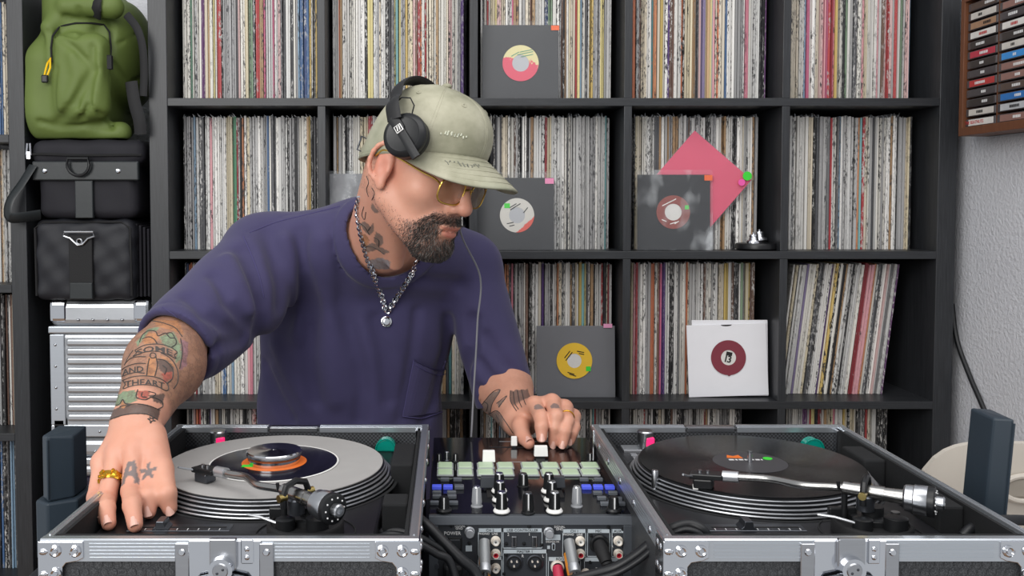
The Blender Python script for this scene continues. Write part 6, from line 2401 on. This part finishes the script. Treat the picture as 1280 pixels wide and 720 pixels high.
def skin_text(word, a, b, c_, hgt):
    """letters between pixel points a-b bowed through c_, laid on the skin"""
    cu = bpy.data.curves.new('t', 'FONT')
    cu.body = word
    cu.size = 1
    cu.offset = .012
    cu.resolution_u = 2
    tmp = bpy.data.objects.new('t', cu)
    COL.objects.link(tmp)
    me = bpy.data.meshes.new_from_object(tmp.evaluated_get(bpy.context.evaluated_depsgraph_get()))
    bpy.data.objects.remove(tmp)
    me.materials.clear()
    w = max(v.co.x for v in me.vertices)
    for v in me.vertices:
        u = v.co.x / w
        bx_ = (1 - u) ** 2 * a[0] + 2 * u * (1 - u) * c_[0] + u * u * b[0]
        by_ = (1 - u) ** 2 * a[1] + 2 * u * (1 - u) * c_[1] + u * u * b[1]
        q = on_skin(bx_, by_ - v.co.y * hgt, .0006)
        v.co = (q or Vector(v.co)) - ORG[man.name]
    finish('tattoo_lettering', me, tat_ink, man)


for word, A_, B_, C_, hh in (('SOME', (180, 248), (385, 248), (285, 196), 42), ('AND', (105, 358), (222, 338), (160, 338), 46), ('THEART', (118, 424), (340, 432), (232, 396), 46)):
    (a, b, c_) = px_r([A_, B_, C_])
    skin_text(word, a, b, c_, hh / 4.5)

# beard hairs
nv = len(bme.vertices)
co = np.empty(nv * 3, np.float32)
bme.vertices.foreach_get('co', co)
co = co.reshape(-1, 3) + np.array(ORG[body_o.name], np.float32)
Qb = (co - h0) @ hA
okb = np.nonzero((np.linalg.norm(Qb, axis=1) < .17) & (Qb[:, 2] < .0) & (Qb[:, 1] > -.01))[0]
mk_ = beard(Qb[okb])
RB = np.random.RandomState(5)
hv, hf, hc = [], [], []
for idx, m_ in zip(okb, mk_):
    k = m_ ** 1.3 * 1.15
    nh_ = int(k) + (RB.rand() < k - int(k))
    for _ in range(nh_):
        p = Vector(co[idx]) + Vector(RB.uniform(-.0012, .0012, 3))
        n_ = bme.vertices[int(idx)].normal
        q = Qb[idx]
        flow = hM @ Vector((RB.uniform(-.5, .5), -.35 + RB.uniform(-.5, .5), -1 + RB.uniform(-.4, .4)))
        if q[2] > -.050 and q[1] > .07:
            flow = hM @ Vector((float(np.sign(q[0])) * .9 + RB.uniform(-.3, .3), -.3, -.7 + RB.uniform(-.3, .3)))
        flow = (flow - n_ * flow.dot(n_)).normalized()
        L_ = (.0024 + .0044 * m_ ** 2) * RB.uniform(.6, 1.25)
        a = p
        b = p + flow * L_ * .55 + n_ * (.0010 + .0010 * m_)
        c_ = b + flow * L_ * .5 + n_ * RB.uniform(-.0004, .0010)
        sd = flow.cross(n_).normalized() * (.00019 + .00016 * m_)
        up_ = n_ * .0003
        bi_ = len(hv)
        hv += [a - sd, a + sd, a + up_, b - sd * .9, b + sd * .9, b + up_, c_]
        hf += [(bi_, bi_ + 1, bi_ + 4, bi_ + 3), (bi_ + 1, bi_ + 2, bi_ + 5, bi_ + 4), (bi_ + 2, bi_, bi_ + 3, bi_ + 5), (bi_ + 3, bi_ + 4, bi_ + 6), (bi_ + 4, bi_ + 5, bi_ + 6), (bi_ + 5, bi_ + 3, bi_ + 6)]
        g_ = RB.rand() < .16 + .45 * (1 - m_)
        hc += [.30 if g_ else RB.uniform(.010, .035)] * 7
me = bpy.data.meshes.new('beard')
me.from_pydata([tuple(v - ORG[man.name]) for v in hv], [], hf)
me.attributes.new('tone', 'FLOAT', 'POINT').data.foreach_set('value', np.array(hc, np.float32))
hm_ = bpy.data.materials.new('dark_beard_hair')
hm_.use_nodes = True
t = NT(hm_)
t.link(t.mix(t.add('ShaderNodeAttribute', attribute_name='tone').outputs['Fac'], lin('#1c1715'), lin('#cfc4ba')), t.b.inputs['Base Color'])
t.b.inputs['Roughness'].default_value = .6
setp(finish('beard', me, hm_, man), kind='stuff')

# finger nails
nail_m = mat('finger_nail', '#e2b3a4', .3, var=.05)
for ch, rr in CH_R + CH_L + [([V(q) for q in th_r], (0, 0, 0, .0095)), ([V(q) for q in th_l], (0, 0, 0, .0100))]:
    tipv, dv = Vector(ch[-1]), (Vector(ch[-1]) - Vector(ch[-2])).normalized()
    up = Vector((0, -.75, .66))
    up = (up - dv * up.dot(dv)).normalized()
    sd = dv.cross(up)
    r_ = rr[-1]
    M = Matrix((sd, dv, up)).transposed().to_4x4()
    M.translation = tipv + dv * (r_ * .15)
    MB().grid(lambda u, v: M @ Vector((r_ * .68 * math.sin((u - .5) * 2.0), (v - .5) * r_ * 1.5 * (1 - .25 * (2 * u - 1) ** 2), r_ * 1.06 * math.cos((u - .5) * 1.9) - r_ * .03 * abs(v - .5))), 6, 4).build('fingernail', nail_m, man, fixn=False)

# ---- cap (head frame)
capm = bpy.data.materials.new('washed_sage_cotton')
capm.use_nodes = True
t = NT(capm)
tc = t.coord('Object')
c1 = t.mix(t.ramp(t.noise(tc, 16, 4), [(.35, 0.), (.65, 1.)]), lin('#85846f'), lin('#aaa793'))
c1 = t.mix(t.ramp(t.noise(tc, 7, 2), [(.5, 0.), (.7, .5)]), c1, lin('#949a86'))
t.link(c1, t.b.inputs['Base Color'])
t.b.inputs['Roughness'].default_value = .85
t.bump(t.noise(tc, 500, 3), .3, .0008)


def edge_z(a):
    """lower edge of the crown; a = angle from the front"""
    return .020 + .040 * math.cos(a)


def crown(a, v):
    # a from front (0) round to the right side (+); v 0 bottom, 1 top
    ca, sa = math.cos(a), math.sin(a)
    rx, ry = .0825, (.105 if ca > 0 else .095)
    ze = edge_z(a)
    top = .141
    th = v * math.pi / 2
    pr = math.cos(th) ** .62
    fb = 1 + .045 * math.sin(math.pi * min(1., v * 1.25)) * max(0., ca)
    seam = 1.0
    return Vector((rx * sa * pr * seam, -.004 + ry * ca * pr * fb, ze + (top - ze) * math.sin(th) ** .95 - .012 * v * max(0, -ca)))


cap = MB().grid(lambda u, v: HM4 @ crown(u * 2 * math.pi, v), 72, 22).build('cap', capm, man, fixn=True, solid=.003)
cap['label'] = 'faded sage green baseball cap'
for k in range(6):
    a = math.radians(30 + 60 * k) if False else math.radians(60 * k)
    for da in (-.025, .025):
        MB().tube([HM4 @ (crown(a + da, i / 16) * 1.004) for i in range(16)], .0014, 5).build('seam', capm, cap)
    if k % 2 == 0 or True:
        p = crown(a + math.radians(30), .62)
        nrm_ = Vector((p.x, p.y, p.z - .03)).normalized()
        MB().lathe([(.0018 + .0014 * (1 + math.cos(b)), .0010 * math.sin(b)) for b in [2 * math.pi * i / 8 for i in range(9)]], HM4 @ (p + nrm_ * .0015), hM @ nrm_, 16).build('eyelet', capm, cap)
MB().ball(hl(0, -.004, .143), (.008, .008, .005), 14).build('button', capm, cap)
MB().tube([HM4 @ (crown(2 * math.pi * i / 60, .015) * 1.004) for i in range(60)], .0016, 6, closed=True).build('hem_band', capm, cap)


def brim(u, v):
    a = (u - .5) * math.radians(150)
    root = crown(a, 0.0)
    x0_, y0_ = root.x * 1.0, root.y
    ext = .076 * (math.cos(a * .97)) ** .55 if abs(a) < math.radians(89) else 0
    e = max(0., 1 - (abs(a) / math.radians(75)) ** 2.6)
    L_ = .074 * e * v
    x = x0_ * (1 + .10 * v * e)
    droop = -.30 * L_ - 5.6 * (x * x) * v * (.4 + .6 * e) * .55
    return Vector((x, y0_ + L_, root.z + .002 + droop))


MB().grid(lambda u, v: HM4 @ brim(u, v), 40, 12).build('brim', capm, cap, solid=.0035)
for k in range(1, 6):
    MB().tube([HM4 @ (brim(i / 30, k / 6) + Vector((0, 0, .0022))) for i in range(2, 29)], .0006, 5).build('brim_stitch', capm, cap)
ba = math.radians(172)
MB().tube([HM4 @ (crown(math.radians(180 - 36) + math.radians(72) * i / 10, .06) * 1.012) for i in range(11)], .009, 8, flat=(hM @ Vector((0, -1, 0)))).build('back_strap', capm, cap)
bq = crown(math.radians(138), .09) * 1.02
MB().tube([HM4 @ (bq + Vector((.002, dy, dz))) for dy, dz in ((-.007, -.011), (.007, -.011), (.007, .011), (-.007, .011))], .0016, 6, closed=True).build('strap_buckle', gunm, cap)
# pale worn embroidery on the crown and brim
emb = mat('pale_embroidery', '#c9cbb8', .8)
RE = random.Random(4)
for i in range(9):
    a = math.radians(28) + i * .040 - .0
    p = [crown(math.radians(50) - i * .050 - RE.uniform(0, .02), .22 + RE.uniform(-.03, .03)) * 1.018 for _ in range(3)]
    MB().tube([HM4 @ q for q in p], .0013, 5).build('embroidery', emb, cap)
embd = mat('dark_brim_embroidery', '#6d6f66', .8)
for i in range(10):
    p = [brim(.60 + i * .022 + RE.uniform(-.006, .006), .35 + RE.uniform(-.08, .08)) + Vector((0, 0, .0025)) for _ in range(3)]
    MB().tube([HM4 @ q for q in p], .0008, 5).build('brim_embroidery', embd, cap)

# ---- headphones
hp_ = thing('headphones', "black over-ear headphones worn over the man's cap", 'headphones', tuple(hl(.09, .02, .07)))
cc_ = Vector((.0885, .033, .056))
ax_ = Vector((.96, .16, .22)).normalized()
q_ = hM @ ax_
MB().lathe([(.0001, -.004), (.029, -.004), (.0325, -.001), (.0325, .006), (.030, .009), (.024, .009)], HM4 @ cc_, q_, 44).build('ear_pad', mat('black_pleather', '#161617', .45, bump=.2, bs=200), hp_)
cup = MB().lathe([(.030, .008), (.0335, .010), (.0340, .016), (.0340, .016), (.032, .0205), (.026, .0235), (.026, .0235), (.024, .0228), (.0001, .0240)], HM4 @ cc_, q_, 48).build('ear_cup', black_plastic, hp_)
cl_ = Vector((-.0885, .024, .050))
axl = Vector((-.97, .10, .22)).normalized()
MB().lathe([(.0001, -.004), (.029, -.004), (.0325, -.001), (.0325, .006), (.030, .009), (.024, .009)], HM4 @ cl_, hM @ axl, 44).build('ear_pad', MATS['black_pleather'], hp_)
MB().lathe([(.030, .008), (.0335, .010), (.0340, .016), (.0340, .016), (.032, .0205), (.0001, .0240)], HM4 @ cl_, hM @ axl, 48).build('ear_cup', black_plastic, hp_)
# head band: right arm twisted a little to the back as in the photo
sd_ = Vector((0, .870, -.493))
sp0, sp1 = cc_ + ax_ * .027 - sd_ * .030, cc_ + ax_ * .0265 + sd_ * .046
bandp = [sp0 + Vector((-.001, .004, -.002)), sp0 + Vector((-.003, -.012, .018)), Vector((.091, -.016, .102)), Vector((.075, -.032, .119)), Vector((.047, -.043, .130)), Vector((.012, -.049, .134)), Vector((-.024, -.048, .126)), Vector((-.056, -.042, .109)), Vector((-.080, -.032, .090)), Vector((-.094, -.016, .076)), Vector((-.104, .002, .066))]
MB().tube([HM4 @ p for p in spline(bandp, 6)], .0130, 12, flat=(hM @ Vector((1, 0, 0)))).build('headband', mat('black_padded_band', '#1a1a1c', .6, bump=.25, bs=250), hp_)
MB().tube([HM4 @ sp0.lerp(sp1, i / 24) for i in range(25)], [.0085] * 8 + [.0068] * 17, 10, flat=q_).build('slider_arm', black_plastic, hp_)
MB().tube([HM4 @ p for p in spline([Vector((-.104, .002, .070)), Vector((-.113, .018, .056)), Vector((-.115, .030, .030))], 6)], .0075, 10, flat=hM @ axl).build('slider_arm', black_plastic, hp_)
# square emblem plate on the arm
ce = sp0.lerp(sp1, .30) + ax_ * .003
ey_ = (-sd_ + ax_ * ax_.dot(sd_)).normalized()
Mx = HM4 @ frameM(ce, ey_.cross(ax_), ey_)
pl_ = MB().rbox((-.0058, -.0058, -.001), (.0058, .0058, .0012), .0004, seg=1).xf(Mx).build('emblem_plate', white_pl, hp_)
MB().box((-.0046, -.0046, .0010), (.0046, .0046, .0015)).xf(Mx).build('emblem_ground', ink, pl_)
MB().prism([(-.0034, -.0036), (-.0018, -.0036), (.0004, .0036), (-.0012, .0036)], 'z', .0014, .0019).xf(Mx).build('emblem_stroke', white_pl, pl_)
MB().prism([(.0008, -.0036), (.0024, -.0036), (.0036, .0036), (.0020, .0036)], 'z', .0014, .0019).xf(Mx).build('emblem_stroke', white_pl, pl_)
MB().tube([HM4 @ Vector(p) for p in ((.102, -.006, .092), (.104, .006, .108), (.102, .020, .112), (.098, .028, .104), (.096, .028, .092))], .0011, 6).build('cup_wire', black_plastic, hp_)
cord = [HM4 @ Vector((.112, .050, .012))]
setp(MB().tube(spline([HM4 @ Vector((-.110, .040, .022)), HM4 @ Vector((-.090, .050, -.060)), at(600, 345, 1.555), at(597, 400, 1.555), at(595, 440, 1.55), at(592, 490, 1.54), at(590, 530, 1.525), mp(589, 549) + Vector((0, 0, .004))], 8), .0016, 8).build('headphone_cable', mat('grey_headphone_cable', '#77777c', .5)), "thin grey headphone cable hanging in front of the navy shirt", 'cable')

# ---- glasses
gold = mat('gold_wire', '#c9a552', .25, 1.)
lensm = mat('amber_lens', '#7d5a36', .05, var=.03, alpha=.5)
gl = thing('glasses', "gold wire glasses with amber lenses under the cap brim", 'glasses', tuple(hl(0, .1, .01)))
for sx in (-1, 1):
    cx_ = .034 * sx
    def lp_(a, s=1.0):
        n_ = 3.2
        c_, s_ = math.cos(a), math.sin(a)
        r_ = (abs(c_) ** n_ + abs(s_) ** n_) ** (-1 / n_)
        x = cx_ + .0255 * r_ * c_ * s
        return Vector((x, .1035 - 2.6 * (x * x) * 1.0, .004 + .0195 * r_ * s_ * s))
    MB().tube([HM4 @ lp_(2 * math.pi * i / 40) for i in range(40)], .0014, 6, closed=True).build('lens_rim', gold, gl)
    ls = [lp_(2 * math.pi * i / 40, .97) for i in range(40)]
    cen = lp_(0, 0)
    MB().add([HM4 @ cen] + [HM4 @ p for p in ls], [(0, 1 + i, 1 + (i + 1) % 40) for i in range(40)], True).build('lens', lensm, gl, fixn=False)
    MB().tube([HM4 @ p for p in spline([lp_(.35 if sx > 0 else math.pi - .35), Vector((.066 * sx, .084, .016)), Vector((.074 * sx, .060, .018)), Vector((.0795 * sx, .02, .022)), Vector((.0835 * sx, -.008, .024)), Vector((.083 * sx, -.022, .010))], 6)], .0016, 6).build('temple', gold, gl)
    MB().ball(hl(.011 * sx, .100, -.001), (.003, .002, .005), 10).build('nose_pad', clear_film, gl)
MB().tube([hl(-.010, .1045, .010), hl(-.005, .108, .013), hl(.005, .108, .013), hl(.010, .1045, .010)], .0012, 6).build('bridge', gold, gl)

# ---- chain necklace
chn = thing('necklace', "silver rope chain with pendant on the man's navy shirt", 'necklace', tuple(at(483, 400, 1.6)))


def sp2(px, py, off=.004):
    q = ssurf(px, py, fn=lambda P: np.minimum(shirt(P), body(P)))
    return q + (CAM - q).normalized() * off


cp = [sp2(x, y) for x, y in ((449, 247), (447, 262), (449, 280), (453, 300), (460, 325), (468, 347), (476, 368), (482, 390))]
cp2 = [sp2(x, y) for x, y in ((484, 390), (496, 372), (507, 355), (516, 340), (522, 325))]
for path in (cp, cp2):
    sp_ = spline(path, 10)
    acc = [0.]
    for a, b in zip(sp_[:-1], sp_[1:]):
        acc.append(acc[-1] + (b - a).length)
    n_ = int(acc[-1] / .0058)
    for i in range(n_):
        s_ = (i + .5) / n_ * acc[-1]
        k = max(j for j in range(len(acc)) if acc[j] <= s_)
        k = min(k, len(sp_) - 2)
        p = sp_[k].lerp(sp_[k + 1], (s_ - acc[k]) / max(1e-6, acc[k + 1] - acc[k]))
        tg = (sp_[k + 1] - sp_[k]).normalized()
        vw = (CAM - p).normalized()
        w_ = tg.cross(vw).normalized()
        if i % 2:
            w_, vw = (w_ * .35 + vw).normalized(), w_
        MB().tube([p + tg * .0052 * math.cos(a) + w_ * .0042 * math.sin(a) for a in [2 * math.pi * j / 8 for j in range(8)]], .0015, 5, closed=True).build('chain_link', chrome, chn)
pd = sp2(483, 402, .005)
MB().lathe([(.0001, .0015), (.007, .0015), (.0095, .0005), (.0095, -.001)], pd, (CAM - pd), 24).build('pendant', chrome, chn)
MB().lathe([(.0055, .0016), (.0066, .0026), (.0077, .0016)], pd, (CAM - pd), 24).build('pendant_rim', chrome, chn)


# ---- rings
def ring(label, a, b, t0, r, kind):
    c_ = a.lerp(b, t0)
    ax = (b - a).normalized()
    g_ = thing('finger_ring', label, 'ring', tuple(c_))
    gm = mat('yellow_gold', '#d9a93a', .22, 1., var=.1, vs=200)
    MB().lathe([(r + .0012 * math.cos(x), (.0050 if kind else .0014) * math.sin(x)) for x in [2 * math.pi * i / 10 for i in range(11)]], c_, ax, 36).build('band', gm, g_)
    if kind:
        q = ax.to_track_quat('Z', 'Y').to_matrix()
        R_ = random.Random(3)
        for i in range(46):
            an = 2 * math.pi * i / 46 * 3
            h_ = (i % 3 - 1) * .0034
            MB().ball(c_ + q @ Vector(((r + .0015) * math.cos(an), (r + .0015) * math.sin(an), h_ + R_.uniform(-.001, .001))), R_.uniform(.0018, .0028), 6).build('nugget', gm, g_)
    return g_


ring('chunky gold nugget ring on the hand touching the turntable', rRg, pips_r[2], .55, .0130, True)
ring('thin gold band on the hand at the mixer', lRg, pips_l[2], .75, .0122, False)
